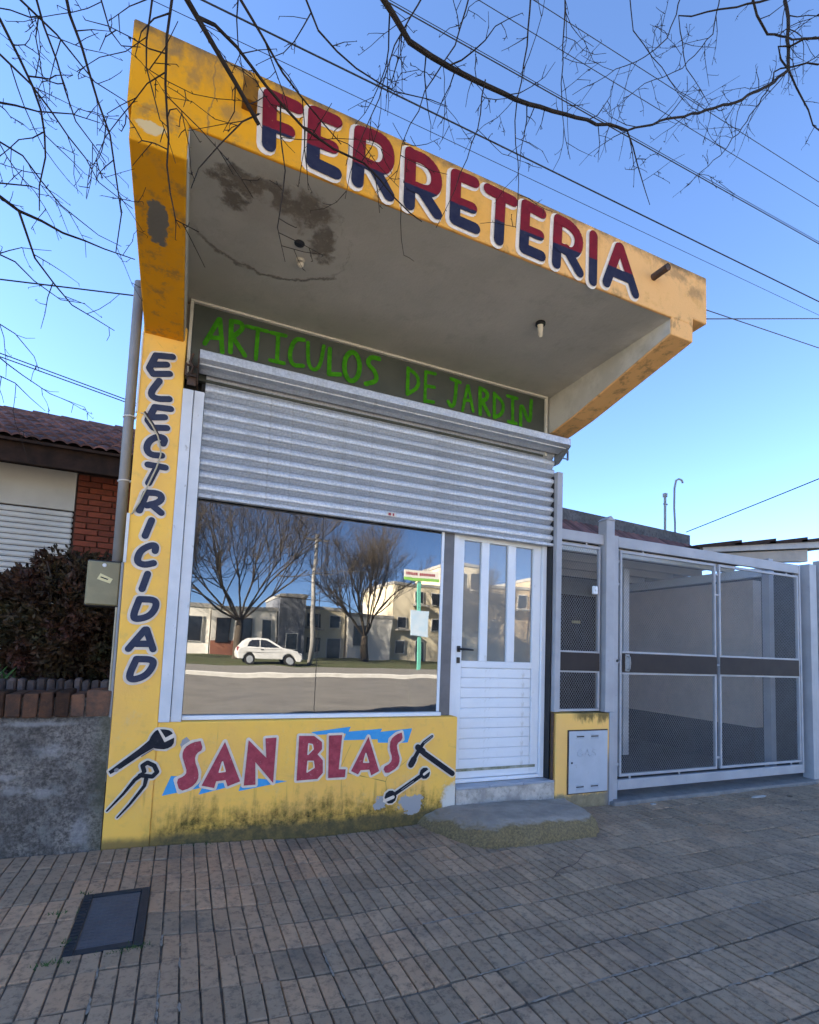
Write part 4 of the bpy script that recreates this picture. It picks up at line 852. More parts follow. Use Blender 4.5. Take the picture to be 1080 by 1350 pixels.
b = MB(); b.box(1.93, 2.66, 0.113, 0.1195, 0.318, 0.338); b.build('weather_strip', simple('grimy_weather_strip', (0.42, 0.40, 0.33), (0.18, 0.19, 0.12), 14, 0.9, 0.3), door)
b = MB(); b.cham(1.918, 1.945, 0.105, 0.1195, 1.215, 1.262, 0.003); b.tube([(1.932, 0.11, 1.238), (1.932, 0.075, 1.238), (1.96, 0.070, 1.238), (2.035, 0.070, 1.234)], [0.009, 0.009, 0.009, 0.007], 8)
b.cham(1.918, 1.945, 0.108, 0.1195, 1.130, 1.175, 0.003); b.build('handle', MAT['black'], door)
for k, (x0, x1) in enumerate(((1.886, 2.17), (2.174, 2.47), (2.474, 2.768))):
    b = MB(); b.cham(x0, x1, 0.001, 0.10, 0.2145, 0.233, 0.003); b.build('threshold_tile', MAT['threshold'], shop)
b = MB(); b.box(2.737, 2.749, 0.04, 0.16, 0.234, 2.7); b.build('dark_gap_strip', MAT['black'], shop)  # black strip paints the shade of the gap beside the door
b = MB(); b.tube([(2.752, 0.02, 0.22), (2.752, 0.02, 0.76)], 0.011, 8); b.build('conduit', MAT['rust'], shop)

# --- step in front of the door: worn rounded lump of concrete
mb = MB(); NX, NY = 190, 84; vs = []
X0, X1, Y0, Y1 = 1.54, 2.98, -0.62, 0.012
FOOT = [((1.57, 0.02), 0.30), ((1.63, -0.20), 0.26), ((1.73, -0.47), 0.20), ((1.86, -0.565), 0.13), ((2.12, -0.59), 0.11), ((2.66, -0.575), 0.07), ((2.75, -0.50), 0.06), ((2.93, 0.02), 9.0)]
def step_h(x, y):
    m = 1.0
    for k in range(len(FOOT) - 1):
        (ax, ay), rad = FOOT[k]; (bx, by), _ = FOOT[k + 1]
        ex, ey = bx - ax, by - ay; L = math.hypot(ex, ey)
        d = ((x - ax) * -ey + (y - ay) * ex) / L + 0.014 * mnoise.noise(Vector((x * 9, y * 9, 7)))
        t = max(0.0, min(1.0, d / rad))
        m = min(m, math.sqrt(max(0.0, 1 - (1 - t) ** 2)))
    h = (0.150 - 0.03 * smooth01((x - 2.2) / 0.7) - 0.02 * smooth01((y + 0.3) / 0.3)) * m
    h += m * (0.010 * mnoise.noise(Vector((x * 4, y * 4, 0))) + 0.005 * mnoise.noise(Vector((x * 17, y * 17, 1))) + 0.003 * mnoise.noise(Vector((x * 45, y * 45, 3))))
    return G(x, y) - 0.020 + h
for j in range(NY + 1):
    for i in range(NX + 1):
        x = X0 + (X1 - X0) * i / NX; y = Y0 + (Y1 - Y0) * j / NY
        vs.append((x, y, step_h(x, y)))
mb.add(vs, [(j * (NX + 1) + i, j * (NX + 1) + i + 1, (j + 1) * (NX + 1) + i + 1, (j + 1) * (NX + 1) + i) for j in range(NY) for i in range(NX)])
def m_step():
    h = H('mossy_shaded_step'); o = h.xyz()
    base = h.mix(h.mr(h.noise(5, 7, 0.65), 0.3, 0.7), (0.52, 0.44, 0.36), (0.36, 0.31, 0.255))
    base = h.mix(h.math('MULTIPLY', h.mr(h.noise(60, 5, 0.7), 0.5, 0.75), 0.5), base, (0.30, 0.28, 0.25))
    g = h.n('ShaderNodeNewGeometry'); q = h.n('ShaderNodeSeparateXYZ'); h.put(q.inputs[0], g.outputs['Normal'])
    slope = h.mr(h.math('ADD', q.outputs[2], h.math('MULTIPLY', h.math('SUBTRACT', h.noise(10, 7, 0.75), 0.5), 0.35)), 0.97, 0.78)
    moss = h.mix(h.mr(h.noise(70, 6, 0.8), 0.32, 0.66), (0.11, 0.078, 0.032), (0.36, 0.25, 0.095))
    base = h.mix(h.math('MULTIPLY', slope, 0.85), base, moss)  # moss on steep faces, strengthened to paint the front's shading darker than the top
    hg = h.math('ADD', h.noise(30, 6, 0.7), h.math('MULTIPLY', h.noise(130, 4, 0.7), 0.6))
    return h.out(base, 0.95, h.bump(hg, 1.0, 0.022), spec=0.15)
st = mb.build('entrance_step', m_step(), smooth=True, recalc=False)
tag(st, 'low rounded mossy concrete step in front of the white door', 'step')
# ================================================================== INSPECTION COVER
ic = thing('inspection_cover', 'slate grey rectangular inspection cover in a black frame set in the pavement', 'manhole cover', (-0.2, -0.82, 0.05))
x0, x1, y0, y1 = COV
def cz(x, y): return G(x, y)
b = MB()
for (a0, a1, c0, c1) in ((x0, x0 + 0.035, y0, y1), (x1 - 0.035, x1, y0, y1), (x0 + 0.035, x1 - 0.035, y0, y0 + 0.035), (x0 + 0.035, x1 - 0.035, y1 - 0.035, y1)):
    b.cham(a0 + .0006, a1 - .0006, c0 + .0006, c1 - .0006, cz(-0.2, -0.8) - 0.03, cz(-0.2, -0.8) + 0.002, 0.002)
b.build('frame', MAT['cover_frame'], ic)
b = MB(); b.cham(x0 + 0.037, x1 - 0.037, y0 + 0.037, y1 - 0.037, cz(-0.2, -0.8) - 0.03, cz(-0.2, -0.8) - 0.002, 0.002); lid = b.build('lid', MAT['cover_lid'], ic)
b = MB(); zt = cz(-0.2, -0.8) - 0.002
for k in range(9): b.box(x0 + 0.045 + k * 0.021, x0 + 0.049 + k * 0.021, y0 + 0.045, y1 - 0.045, zt, zt + 0.0012)
for k in range(16): b.box(x0 + 0.045, x1 - 0.045, y0 + 0.05 + k * 0.026, y0 + 0.0525 + k * 0.026, zt + 0.0002, zt + 0.0016)
b.build('lid_tread', MAT['cover_lid'], lid)
b = MB()
for k in range(17):
    b.box(x0 + 0.004, x0 + 0.032, y0 + 0.03 + k * 0.027, y0 + 0.042 + k * 0.027, zt + 0.004, zt + 0.008)
b.build('frame_tread', MAT['cover_frame'], ic)
# weeds in the joints round the cover
rw = random.Random(5)
mb = MB()
for (cx, cy, n, sp) in ((-0.09, -1.08, 70, 0.05), (-0.15, -1.10, 40, 0.06), (-0.36, -1.12, 45, 0.06), (-0.40, -0.74, 30, 0.05), (0.02, -0.90, 0, 0.03), (-0.33, -0.98, 20, 0.03), (0.15, -0.03, 20, 0.1), (1.2, -0.02, 24, 0.2), (-0.34, -0.55, 14, 0.04)):
    for _ in range(n):
        x = cx + rw.gauss(0, sp * 0.5); y = cy + rw.gauss(0, 0.008); z = G(x, y) - 0.008
        a = rw.uniform(0, 6.28); L = rw.uniform(0.008, 0.026); w = rw.uniform(0.0015, 0.004)
        dx, dy = math.cos(a) * L * 0.7, math.sin(a) * L * 0.7
        mb.add([(x - w, y, z), (x + w, y, z), (x + dx, y + dy, z + L)], [(0, 1, 2)])
tag(mb.build('joint_weeds', MAT['grass'], recalc=False), 'small green weeds in the pavement joints by the cover', 'weeds', kind='stuff')
# litter on the pavement
rl = random.Random(9)
for k, (x, y, lb) in enumerate(((3.72, -0.10, 'pale crumpled scrap on the ground by the gate post'), (4.93, -0.20, 'flattened grey rag on the pavement near the gate'), (5.22, -0.29, 'small dark clod on the pavement near the gate end'))):
    mb = MB(); n = 12; vs = [(x, y, G(x, y) + 0.012)]
    rx, ry = (0.028, 0.022) if k != 1 else (0.10, 0.024)
    for i in range(n):
        a = 2 * math.pi * i / n; r_ = rl.uniform(0.7, 1.2)
        vs.append((x + math.cos(a) * rx * r_, y + math.sin(a) * ry * r_, G(x, y) + rl.uniform(0.001, 0.010)))
    for i in range(n):
        a = 2 * math.pi * i / n; vs.append((x + math.cos(a) * rx * 0.9, y + math.sin(a) * ry * 0.9, G(x, y) - 0.005))
    mb.add(vs, [(0, 1 + i, 1 + (i + 1) % n) for i in range(n)] + [(1 + i, 1 + n + i, 1 + n + (i + 1) % n, 1 + (i + 1) % n) for i in range(n)])
    tag(mb.build('litter_scrap', MAT['kerb'] if k < 2 else MAT['groove']), lb, 'litter')
b = MB(); pts = [(1.95 + 0.045 * k, -1.02 + 0.022 * k + 0.012 * math.sin(k * 0.9), G(2.1, -0.9) + 0.006 + 0.003 * math.sin(k)) for k in range(12)]
b.tube(pts, [0.0028 - 0.00015 * k for k in range(12)], 5)
tag(b.build('fallen_twig', MAT['brick_grey']), 'thin twig lying on the pavement below the step', 'twig')

# ================================================================== LOW GARDEN WALL, LEFT
lw = thing('low_garden_wall', 'mouldy grey rendered garden wall with brick coping left of the shop', 'wall', (-0.8, 0.1, 0))
b = MB(); b.box(-3.2, -0.346, 0.0, 0.20, -0.08, 0.779); b.build('rendered_wall', MAT['lowwall'], lw, bevel=0.006)
rb = random.Random(3); x = -0.352
widths = [0.125] + [0.072 + rb.uniform(-0.006, 0.008) for _ in range(34)]
for k, w in enumerate(widths):
    b = MB(); dz = rb.uniform(-0.008, 0.010); dy = rb.uniform(-0.010, 0.008)
    b.cham(x - w + 0.004, x - 0.004, -0.012 + dy, 0.21 + dy, 0.782, 0.912 + dz + (0.012 if k == 0 else 0), 0.006)
    b.v = [(p[0] + rb.uniform(-.003, .003), p[1] + rb.uniform(-.004, .004), p[2] + rb.uniform(-.004, .004)) for p in b.v]; o = b.build('brick', MAT['brick_old'], lw, recalc=False); x -= w
b = MB(); b.box(x, -0.352, 0.004, 0.20, 0.776, 0.885); b.build('coping_mortar', MAT['lowwall'], lw)
sheet('garden_soil', -3.2, -0.346, 0.2, 2.75, 20, 16, lambda x, y: 0.80 + 0.02 * mnoise.noise(Vector((x * 3, y * 3, 0))), MAT['soil'])
ed = thing('brick_edging', 'row of small grey edging bricks behind the brick coping', 'edging', (-0.65, 0.45, 0.8))
x = -0.36
for k in range(18):
    w = 0.048 + rb.uniform(-0.004, 0.006); b = MB(); dz = rb.uniform(-0.008, 0.008)
    b.cham(x - w + 0.003, x - 0.003, 0.42 + rb.uniform(-.006, .006), 0.50, 0.80, 0.955 + dz, 0.010)
    b.v = [(p[0] + rb.uniform(-.003, .003), p[1] + rb.uniform(-.004, .004), p[2] + rb.uniform(-.004, .004)) for p in b.v]; b.build('brick', MAT['brick_grey'], ed, recalc=False); x -= w

# shrub
def shrub(name, label, c, rad, nleaf, seed, mat, lsize):
    r = random.Random(seed)
    root = thing(name, label, 'shrub', (c[0], c[1], 0.8))
    st = MB()
    for k in range(9):
        a = r.uniform(0, 6.28); q = r.uniform(0.2, 0.9)
        tip = Vector((c[0] + math.cos(a) * rad[0] * q, c[1] + math.sin(a) * rad[1] * q, c[2] + r.uniform(-0.1, 0.8) * rad[2]))
        p0 = Vector((c[0] + 0.14 + r.uniform(-.03, .03), c[1] + r.uniform(-.03, .03), 0.78))
        mid = p0.lerp(tip, 0.5) + Vector((r.uniform(-.06, .06), r.uniform(-.06, .06), 0.02))
        st.tube([p0, mid, tip], [0.016, 0.010, 0.004], 6)
    st.build('stem', MAT['twig'], root)
    mb = MB(); tw = MB(); n = 0
    while n < nleaf:
        d = Vector((r.gauss(0, 1), r.gauss(0, 1), r.gauss(0, 1))).normalized()
        q = r.uniform(0.35, 1.0) ** 0.6
        lump = 1.0 + 0.16 * mnoise.noise(d * 2.6 + Vector((seed, 0, 0))) + 0.10 * mnoise.noise(d * 6.0)
        p = Vector((c[0] + d.x * rad[0] * q * lump, c[1] + d.y * rad[1] * q * lump, c[2] + d.z * rad[2] * q * lump))
        if p.z < 0.90 + 0.12 * mnoise.noise(p * 6): n += 1; continue
        out = (d + Vector((r.gauss(0, .5), r.gauss(0, .5), r.gauss(0.25, .5)))).normalized()
        tw.tube([p - out * 0.05, p], [0.0016, 0.0012], 3, cap=False)
        clump = 0.35 + 0.65 * mnoise.noise(p * 7)
        for q2 in range(4):
            ld = (out + Vector((r.gauss(0, .7), r.gauss(0, .7), r.gauss(0, .7)))).normalized()
            s = ld.cross(Vector((r.gauss(0, 1), r.gauss(0, 1), r.gauss(0, 1)))).normalized()
            L = lsize * r.uniform(0.7, 1.3); w = L * 0.24; nn = ld.cross(s) * L * 0.08
            b0 = p - out * r.uniform(0, 0.04)
            mb.col = max(0, min(1, clump + r.uniform(-.3, .3)))
            mb.add([b0, b0 + ld * L * 0.5 + s * w + nn, b0 + ld * L, b0 + ld * L * 0.5 - s * w + nn], [(0, 1, 2, 3)])
        n += 1
    cr = mb.build('crown', mat, root, attr=True, recalc=False)
    tw.build('twigs', MAT['twig'], cr, recalc=False)
    return root
shrub('garden_shrub', 'dense dark purple-brown shrub behind the garden wall', (-0.70, 0.85, 1.32), (0.54, 0.42, 0.50), 7500, 8, MAT['leaf_dark'], 0.042)
gp = thing('blade_plant', 'green strap-leaved plant beside the dark shrub', 'plant', (-1.02, 0.62, 0.8))
r = random.Random(21)
for k in range(13):
    a = r.uniform(0, 6.28); L = r.uniform(0.18, 0.30); lean = r.uniform(0.2, 0.8)
    p = Vector((-1.03 + r.uniform(-.08, .05), 0.62 + r.uniform(-.05, .05), 0.80)); mb = MB(); vs = []
    dv = Vector((math.cos(a), math.sin(a), 0)); sv = Vector((-math.sin(a), math.cos(a), 0))
    for i in range(6):
        t = i / 5; c = p + dv * lean * L * t * t + Vector((0, 0, L * (t - 0.35 * lean * t * t))); w = 0.016 * math.sin(math.pi * min(1, 0.15 + 0.85 * t)) + 0.0006
        vs += [c - sv * w, c + dv * 0.004, c + sv * w]
    F = []
    for i in range(5):
        F += [(i * 3, i * 3 + 1, i * 3 + 4, i * 3 + 3), (i * 3 + 1, i * 3 + 2, i * 3 + 5, i * 3 + 4)]
    mb.add(vs, F); mb.build('leaf', MAT['leaf_green'], gp, recalc=False)

# ================================================================== METER BOX, PIPE, CABLES
mt = thing('meter_box', 'small olive plastic electricity meter box with yellow sticker beside the pilaster', 'meter box', (-0.45, 0.05, 1.4))
b = MB(); b.cham(-0.533, -0.352, 0.055, 0.16, 1.398, 1.668, 0.006); b.build('box', MAT['black'], mt)
b = MB(); b.cham(-0.530, -0.362, 0.035, 0.054, 1.408, 1.660, 0.006); b.build('lid', MAT['meter'], mt)
b = MB(); b.tube([(-0.445, 0.036, 1.638), (-0.445, 0.028, 1.638)], [0.012, 0.010], 12); b.build('knob', MAT['galv'], mt)
b = MB(); b.add([(-0.478, 0.0335, 1.556), (-0.410, 0.0335, 1.535), (-0.398, 0.0335, 1.562), (-0.462, 0.0335, 1.590)], [(0, 1, 2, 3)]); lab = b.build('sticker', MAT['label'], mt)
b = MB(); b.add([(-0.462, 0.0328, 1.566), (-0.424, 0.0328, 1.554), (-0.420, 0.0328, 1.560), (-0.458, 0.0328, 1.572)], [(0, 1, 2, 3)]); b.build('sticker_print', MAT['letter_black'], lab)
dp = thing('drain_pipe', 'grey plastic downpipe running up the left edge of the pilaster', 'pipe', (-0.39, 0.1, 1.65))
b = MB(); b.tube([(-0.390, 0.105, 1.66), (-0.392, 0.105, 2.6), (-0.394, 0.105, 3.42)], 0.029, 14); b.build('pipe', MAT['pipe_grey'], dp, smooth=True)
for z in (2.56, 2.163):
    b = MB()
    b.tube([(-0.390 + 0.033 * math.cos(a), 0.105 + 0.033 * math.sin(a), z + 0.004 * math.cos(a)) for a in [i * math.pi / 6 - 3.3 for i in range(9)]] + [(-0.343, 0.03, z - 0.01)], 0.004, 6)
    b.build('strap', MAT['white_cable'], dp)
wd = thing('cable_duct', 'thin white cable duct with a loose cream cable on the pilaster edge', 'cable', (-0.33, 0.0, 0.8))
b = MB(); b.box(-0.3475, -0.3385, -0.008, -0.0012, 2.56, 3.055); b.box(-0.350, -0.334, -0.010, -0.0012, 1.66, 1.95); b.build('duct', MAT['white_cable'], wd, bevel=0.002)
b = MB(); b.tube([(-0.352, 0.03, 2.57), (-0.303, -0.012, 2.556), (-0.258, -0.016, 2.496), (-0.221, -0.016, 2.434), (-0.205, -0.014, 2.38), (-0.197, -0.014, 2.322), (-0.215, -0.014, 2.24), (-0.253, -0.014, 2.127), (-0.290, -0.012, 2.02), (-0.325, -0.008, 1.945)], 0.0045, 6); b.build('cable', MAT['cable'], wd, smooth=True)
b = MB(); b.tube([(-0.30, -0.006, 2.57), (-0.262, -0.010, 2.51), (-0.215, -0.008, 2.44)], 0.006, 5); b.build('cable', MAT['rust'], wd)
b = MB(); b.tube([(-0.351, 0.012, 1.66), (-0.3515, 0.010, 1.1), (-0.352, 0.008, 0.42)], 0.008, 8); b.build('duct', MAT['pipe_grey'], wd)
b = MB(); b.tube([(-0.366, 0.03, 1.40), (-0.366, 0.03, 0.90)], 0.007, 8); b.build('duct', MAT['cable'], wd)

# ================================================================== HOUSE ON THE LEFT
hs = thing('brick_house', 'low brick house with dark red tiled roof left of the shop', 'house', (-2.0, 3.0, 0))
b = MB(); b.box(-6.5, -0.36, 2.84, 8.0, 0.0, 3.0); b.build('wall', MAT['mortar'], hs)
b = MB(); b.prism([(2.84, 2.98), (8.0, 2.98), (8.0, 3.2), (4.2, 3.88), (2.84, 3.25)], 0, -6.45, -0.38); b.build('gable', MAT['mortar'], hs)
bm_ = MB(); bm_.cham(0, 0.205, 0, 0.03, 0, 0.052, 0.003); bme = bm_.mesh('brick', MAT['brick_red'])
row = 0; z = 0.90; rk = random.Random(17)
while z < 2.90:
    x = -1.10 + (0.0 if row % 2 == 0 else -0.11); first = True
    while x < -0.38:
        xa = max(x, -1.10); xb = min(x + 0.205, -0.375)
        if xb - xa > 0.03:
            o = link('brick', bme, hs); o.location = (xa, 2.806 + rk.uniform(-.003, .003), z); o.scale = ((xb - xa) / 0.205, 1, 1)
        x += 0.217
    z += 0.0625; row += 1
b = MB(); b.box(-6.5, -1.115, 2.795, 2.845, 2.50, 2.93); b.build('lintel', MAT['white_plaster'], hs, bevel=0.004)
wb = MB(); wb.box(-6.5, -1.12, 2.83, 2.839, 0.9, 2.50); wb = wb.build('window_blind', MAT['dark_wood'], hs)
sm_ = MB(); sm_.cham(-3.6, -1.12, 2.800, 2.828, 0, 0.050, 0.013); sme = sm_.mesh('slat', MAT['shutter_white'])
for k in range(28):
    o = link('slat', sme, wb); o.location = (0, 0, 0.92 + 0.0562 * k)
b = MB(); b.box(-6.6, -0.36, 2.20, 2.24, 2.76, 2.95); b.build('eave_board', MAT['dark_wood'], hs, bevel=0.004)
b = MB(); b.box(-6.6, -0.36, 2.24, 2.80, 2.90, 2.93); b.build('eave_lining', MAT['dark_wood'], hs)
# roof tiles: overlapping corrugated courses
mb = MB(); NC = 150; ny = 8; rr = random.Random(2)
ys0, zs0, ys1, zs1 = 2.12, 2.955, 4.20, 3.905
for c in range(ny):
    t0 = c / ny - 0.012; t1 = (c + 1) / ny + 0.03
    for k in range(60):
        xa = -6.6 + k * 0.104; xb = xa + 0.104
        if xa > -0.40: break
        mb.col = rr.random(); vs = []
        lift = rr.uniform(0, 0.006)
        for i in range(7):
            u = i / 6; hgt = 0.024 * (math.sin(math.pi * u) ** 0.8 if 0 < u < 1 else 0)
            x = xa + (xb - xa) * u
            for (t, l) in ((t0, 0.030 + lift), (t1, 0.004)):
                vs.append((x, ys0 + (ys1 - ys0) * t, zs0 + (zs1 - zs0) * t + hgt + l))
            vs.append((x, ys0 + (ys1 - ys0) * t0 + 0.002, zs0 + (zs1 - zs0) * t0 + hgt + 0.012 + lift))
        F = []
        for i in range(6): F += [(i * 3, i * 3 + 3, i * 3 + 4, i * 3 + 1), (i * 3 + 2, i * 3 + 5, i * 3 + 3, i * 3)]
        mb.add(vs, F)
rf = MB(); rf.prism([(2.12, 2.93), (2.12, 2.955), (4.2, 3.90), (7.9, 3.0), (7.9, 2.98), (4.2, 3.86)], 0, -6.6, -0.365)
rf = rf.build('roof', MAT['dark_wood'], hs)
tag(mb.build('roof_tiles', MAT['roof_tile'], rf, attr=True, recalc=False), kind='stuff')
rm = MB(); n = 8
vs = []
for (xx, rad) in ((0.0, 0.075), (0.30, 0.062)):
    for i in range(n + 1):
        a = math.pi * i / n; vs.append((xx, math.cos(a) * rad, math.sin(a) * rad))
rm.add(vs, [(i, i + 1, n + 2 + i, n + 1 + i) for i in range(n)] + [tuple(range(n, -1, -1))])
rme = rm.mesh('ridge_tile', MAT['roof_tile'], attr=True)
for k in range(20):
    o = link('ridge_tile', rme, rf); o.location = (-0.70 - 0.295 * k, 4.20, 3.905 + 0.003 * math.sin(k * 2.1))

# ================================================================== GATE PILLAR WITH CABINET
gpil = thing('gate_pillar', 'short yellow pillar holding a grey metal gas cabinet beside the door', 'pillar', (3.05, 0.15, 0))
def m_pillar():
    h = H('yellow_pillar_paint'); o = h.xyz()
    base = h.mix(h.mr(h.noise(3, 6, 0.6), 0.35, 0.7), (0.92, 0.54, 0.13), (0.85, 0.49, 0.15))
    top = h.math('MULTIPLY', h.mr(h.math('ADD', o[2], h.math('MULTIPLY', h.math('SUBTRACT', h.noise(9, 6, 0.75, h.scaled(1, 1, 0.3)), 0.5), 0.42)), 0.66, 0.74), h.mr(o[0], 2.9, 3.05))
    base = h.mix(h.math('MULTIPLY', top, 0.85), base, (0.075, 0.06, 0.02))
    low = h.mr(h.math('SUBTRACT', o[2], h.math('MULTIPLY', h.math('SUBTRACT', h.noise(8, 6, 0.7), 0.5), 0.15)), 0.125, 0.09)
    base = h.mix(low, base, h.mix(h.noise(15, 6, 0.7), (0.10, 0.085, 0.05), (0.42, 0.34, 0.20)))
    rt = h.math('MULTIPLY', h.mr(o[0], 3.26, 3.33), h.mr(o[2], 0.5, 0.3)); base = h.mix(rt, base, (0.19, 0.175, 0.16))
    return h.out(base, 0.8, h.bump(h.math('ADD', h.noise(90, 4), h.noise(10, 5)), 0.5, 0.006), spec=0.3)
mp = m_pillar()
b = MB(); b.box(2.772, 3.328, 0.0, 0.30, -0.06, 0.752); b.build('masonry', mp, gpil, bevel=0.008)
cab = MB(); cab.box(2.888, 3.306, -0.004, -0.0012, 0.110, 0.620); cab = cab.build('gas_cabinet', MAT['rust'], gpil); cab['label'] = 'grey metal gas meter cabinet'
b = MB(); b.cham(2.898, 3.300, -0.014, -0.005, 0.118, 0.610, 0.003); b.build('cabinet_door', MAT['cabinet'], cab)
for (cx, cz_) in ((3.01, 0.565), (3.16, 0.565), (3.01, 0.165), (3.16, 0.165)):
    b = MB()
    for dz in (0.012, -0.012):
        b.prism([(-0.0142, cz_ + dz + 0.005), (-0.022, cz_ + dz + 0.001), (-0.022, cz_ + dz - 0.001), (-0.0142, cz_ + dz - 0.003)], 0, cx - 0.04, cx + 0.04)
    b.build('louvre', MAT['cabinet'], cab)
    b = MB(); b.box(cx - 0.038, cx + 0.038, -0.0150, -0.0143, cz_ - 0.003, cz_ + 0.006); b.build('louvre_slot', MAT['black'], cab)
for st in ([[(3.03, 0.455), (3.01, 0.465), (2.985, 0.445), (2.985, 0.42), (3.01, 0.405), (3.035, 0.415), (3.035, 0.432), (3.015, 0.432)]], [[(3.055, 0.405), (3.08, 0.465), (3.105, 0.405)], [(3.065, 0.428), (3.097, 0.428)]], [[(3.175, 0.458), (3.145, 0.465), (3.13, 0.448), (3.17, 0.425), (3.165, 0.408), (3.125, 0.41)]]):
    mb = MB(); mb.off = 0.0005
    for s in st: mb.tube([(x, -0.0145, z) for x, z in s], 0.0035, 5)
    mb.build('embossed_letter', MAT['cabinet'], cab)
b = MB(); b.tube([(2.925, -0.013, 0.36), (2.925, -0.017, 0.36)], 0.008, 10); b.build('lock', MAT['black'], cab)

# ================================================================== FENCE PANEL, POST AND GATE
def diamond_mesh(mb, xa, xb, za, zb, y, p=0.025, r=0.0009):
    """expanded diamond wire mesh"""
    w = xb - xa; h = zb - za; s = 1.35
    def seg(x0, z0, x1, z1, yy):
        dx, dz = x1 - x0, z1 - z0; L = math.hypot(dx, dz)
        if L < 1e-4: return
        nx, nz = -dz / L * r, dx / L * r
        mb.add([(x0 + nx, yy - r, z0 + nz), (x0 - nx, yy - r, z0 - nz), (x1 - nx, yy - r, z1 - nz), (x1 + nx, yy - r, z1 + nz), (x0, yy + r, z0), (x1, yy + r, z1)],
               [(0, 1, 2, 3), (1, 4, 5, 2), (4, 0, 3, 5)])
    k = -int(h / s / p) - 1
    while k * p < w:
        x0 = xa + k * p; t0 = 0; t1 = h
        a = x0; c = x0 + h / s
        if a < xa: t0 = (xa - a) * s
        if c > xb: t1 = (xb - a) * s
        if t1 > t0:
            seg(a + t0 / s, za + t0, a + t1 / s, za + t1, y)
            seg(xa + xb - (a + t0 / s), za + t0, xa + xb - (a + t1 / s), za + t1, y + 0.0024)
        k += 1
GYA, GYB = 0.03, 0.07
fp = thing('fence_panel', 'narrow grey mesh fence panel standing on the yellow pillar', 'fence', (3.0, 0.05, 0.75))
b = MB(); b.box(2.8085, 3.282, GYA, GYB, 2.185, 2.272); b.build('top_rail', MAT['gate_paint'], fp, bevel=0.004)
b = MB()
b.box(2.812, 3.255, 0.04, 0.06, 2.140, 2.162); b.box(2.812, 3.255, 0.04, 0.06, 0.764, 0.784); b.box(3.235, 3.2548, 0.038, 0.062, 0.785, 2.139); b.box(2.8125, 2.826, 0.038, 0.062, 0.785, 2.139)
b.box(2.827, 3.234, 0.04, 0.06, 1.247, 1.262); b.box(2.827, 3.234, 0.04, 0.06, 1.082, 1.097); b.box(3.10, 3.115, 0.045, 0.055, 2.1625, 2.1845)
b.build('frame', MAT['gate_paint'], fp, bevel=0.002)
b = MB(); b.box(2.827, 3.246, 0.032, 0.037, 1.0975, 1.2465); b.build('band_panel', MAT['gate_panel'], fp)
b = MB(); diamond_mesh(b, 2.826, 3.235, 1.262, 2.140, 0.05); diamond_mesh(b, 2.826, 3.235, 0.784, 1.082, 0.05); b.build('wire_mesh', MAT['mesh'], fp, recalc=False)
b = MB(); b.cham(3.150, 3.200, 0.005, 0.031, 1.745, 1.815, 0.006); b.tube([(3.175, 0.005, 1.785), (3.175, -0.004, 1.785)], 0.014, 10)
tag(b.build('doorbell_unit', MAT['alu_white']), 'small white doorbell unit on the mesh fence panel', 'doorbell')
gt = thing('metal_gate', 'wide grey steel mesh driveway gate with a brown middle band', 'gate', (4.7, 0.05, 0.09))
b = MB(); b.box(3.284, 3.376, 0.0, 0.10, 0.757, 2.40); b.box(3.330, 3.376, 0.0, 0.10, -0.03, 0.7568); b.prism([(3.276, 2.401), (3.384, 2.401), (3.33, 2.442)], 1, -0.006, 0.106)
tag(b.build('gate_post', MAT['gate_paint'], bevel=0.004), 'tall grey steel gate post with pointed cap above the yellow pillar', 'post')
b = MB(); b.box(3.378, 3.452, GYA, GYB, 0.02, 2.283); b.build('jamb', MAT['gate_paint'], gt, bevel=0.004)
b = MB(); b.box(3.4525, 5.99, GYA, GYB, 2.183, 2.277); b.build('top_rail', MAT['gate_paint'], gt, bevel=0.004)
b = MB(); b.box(3.4525, 5.99, GYA, GYB, 0.098, 0.182); b.build('bottom_rail', MAT['gate_paint'], gt, bevel=0.004)
b = MB(); b.box(5.992, 6.016, GYA, GYB, 0.098, 2.277); b.build('end_stile', MAT['gate_paint'], gt, bevel=0.004)
b = MB()
for (xa, xb) in ((3.480, 4.702), (4.748, 5.985)):
    b.box(xa, xb, 0.038, 0.062, 2.138, 2.162); b.box(xa, xb, 0.038, 0.062, 0.206, 0.228)
    b.box(xa, xa + 0.022, 0.036, 0.064, 0.2285, 2.1375); b.box(xb - 0.022, xb, 0.036, 0.064, 0.2285, 2.1375)
    b.box(xa + 0.0225, xb - 0.0225, 0.038, 0.062, 1.258, 1.276); b.box(xa + 0.0225, xb - 0.0225, 0.038, 0.062, 1.074, 1.092)
for (x, z0, z1) in ((3.75, 2.1625, 2.1825), (5.80, 2.1625, 2.1825), (3.60, 0.1825, 0.2055), (5.82, 0.1825, 0.2055), (4.20, 0.1825, 0.2055)): b.box(x, x + 0.018, 0.045, 0.055, z0, z1)
for z in (2.05, 1.85, 0.30, 1.17): b.box(3.4525, 3.4795, 0.042, 0.058, z, z + 0.02); b.box(4.7025, 4.7475, 0.042, 0.058, z, z + 0.02)
b.build('inner_frame', MAT['gate_paint'], gt, bevel=0.002)
for (xa, xb) in ((3.503, 4.699), (4.751, 5.962)):
    b = MB(); b.box(xa, xb, 0.030, 0.0355, 1.0925, 1.2575); b.build('band_panel', MAT['gate_panel'], gt)
    b = MB(); diamond_mesh(b, xa, xb - 0.02, 1.276, 2.138, 0.05); diamond_mesh(b, xa, xb - 0.02, 0.228, 1.074, 0.05); b.build('wire_mesh', MAT['mesh'], gt, recalc=False)
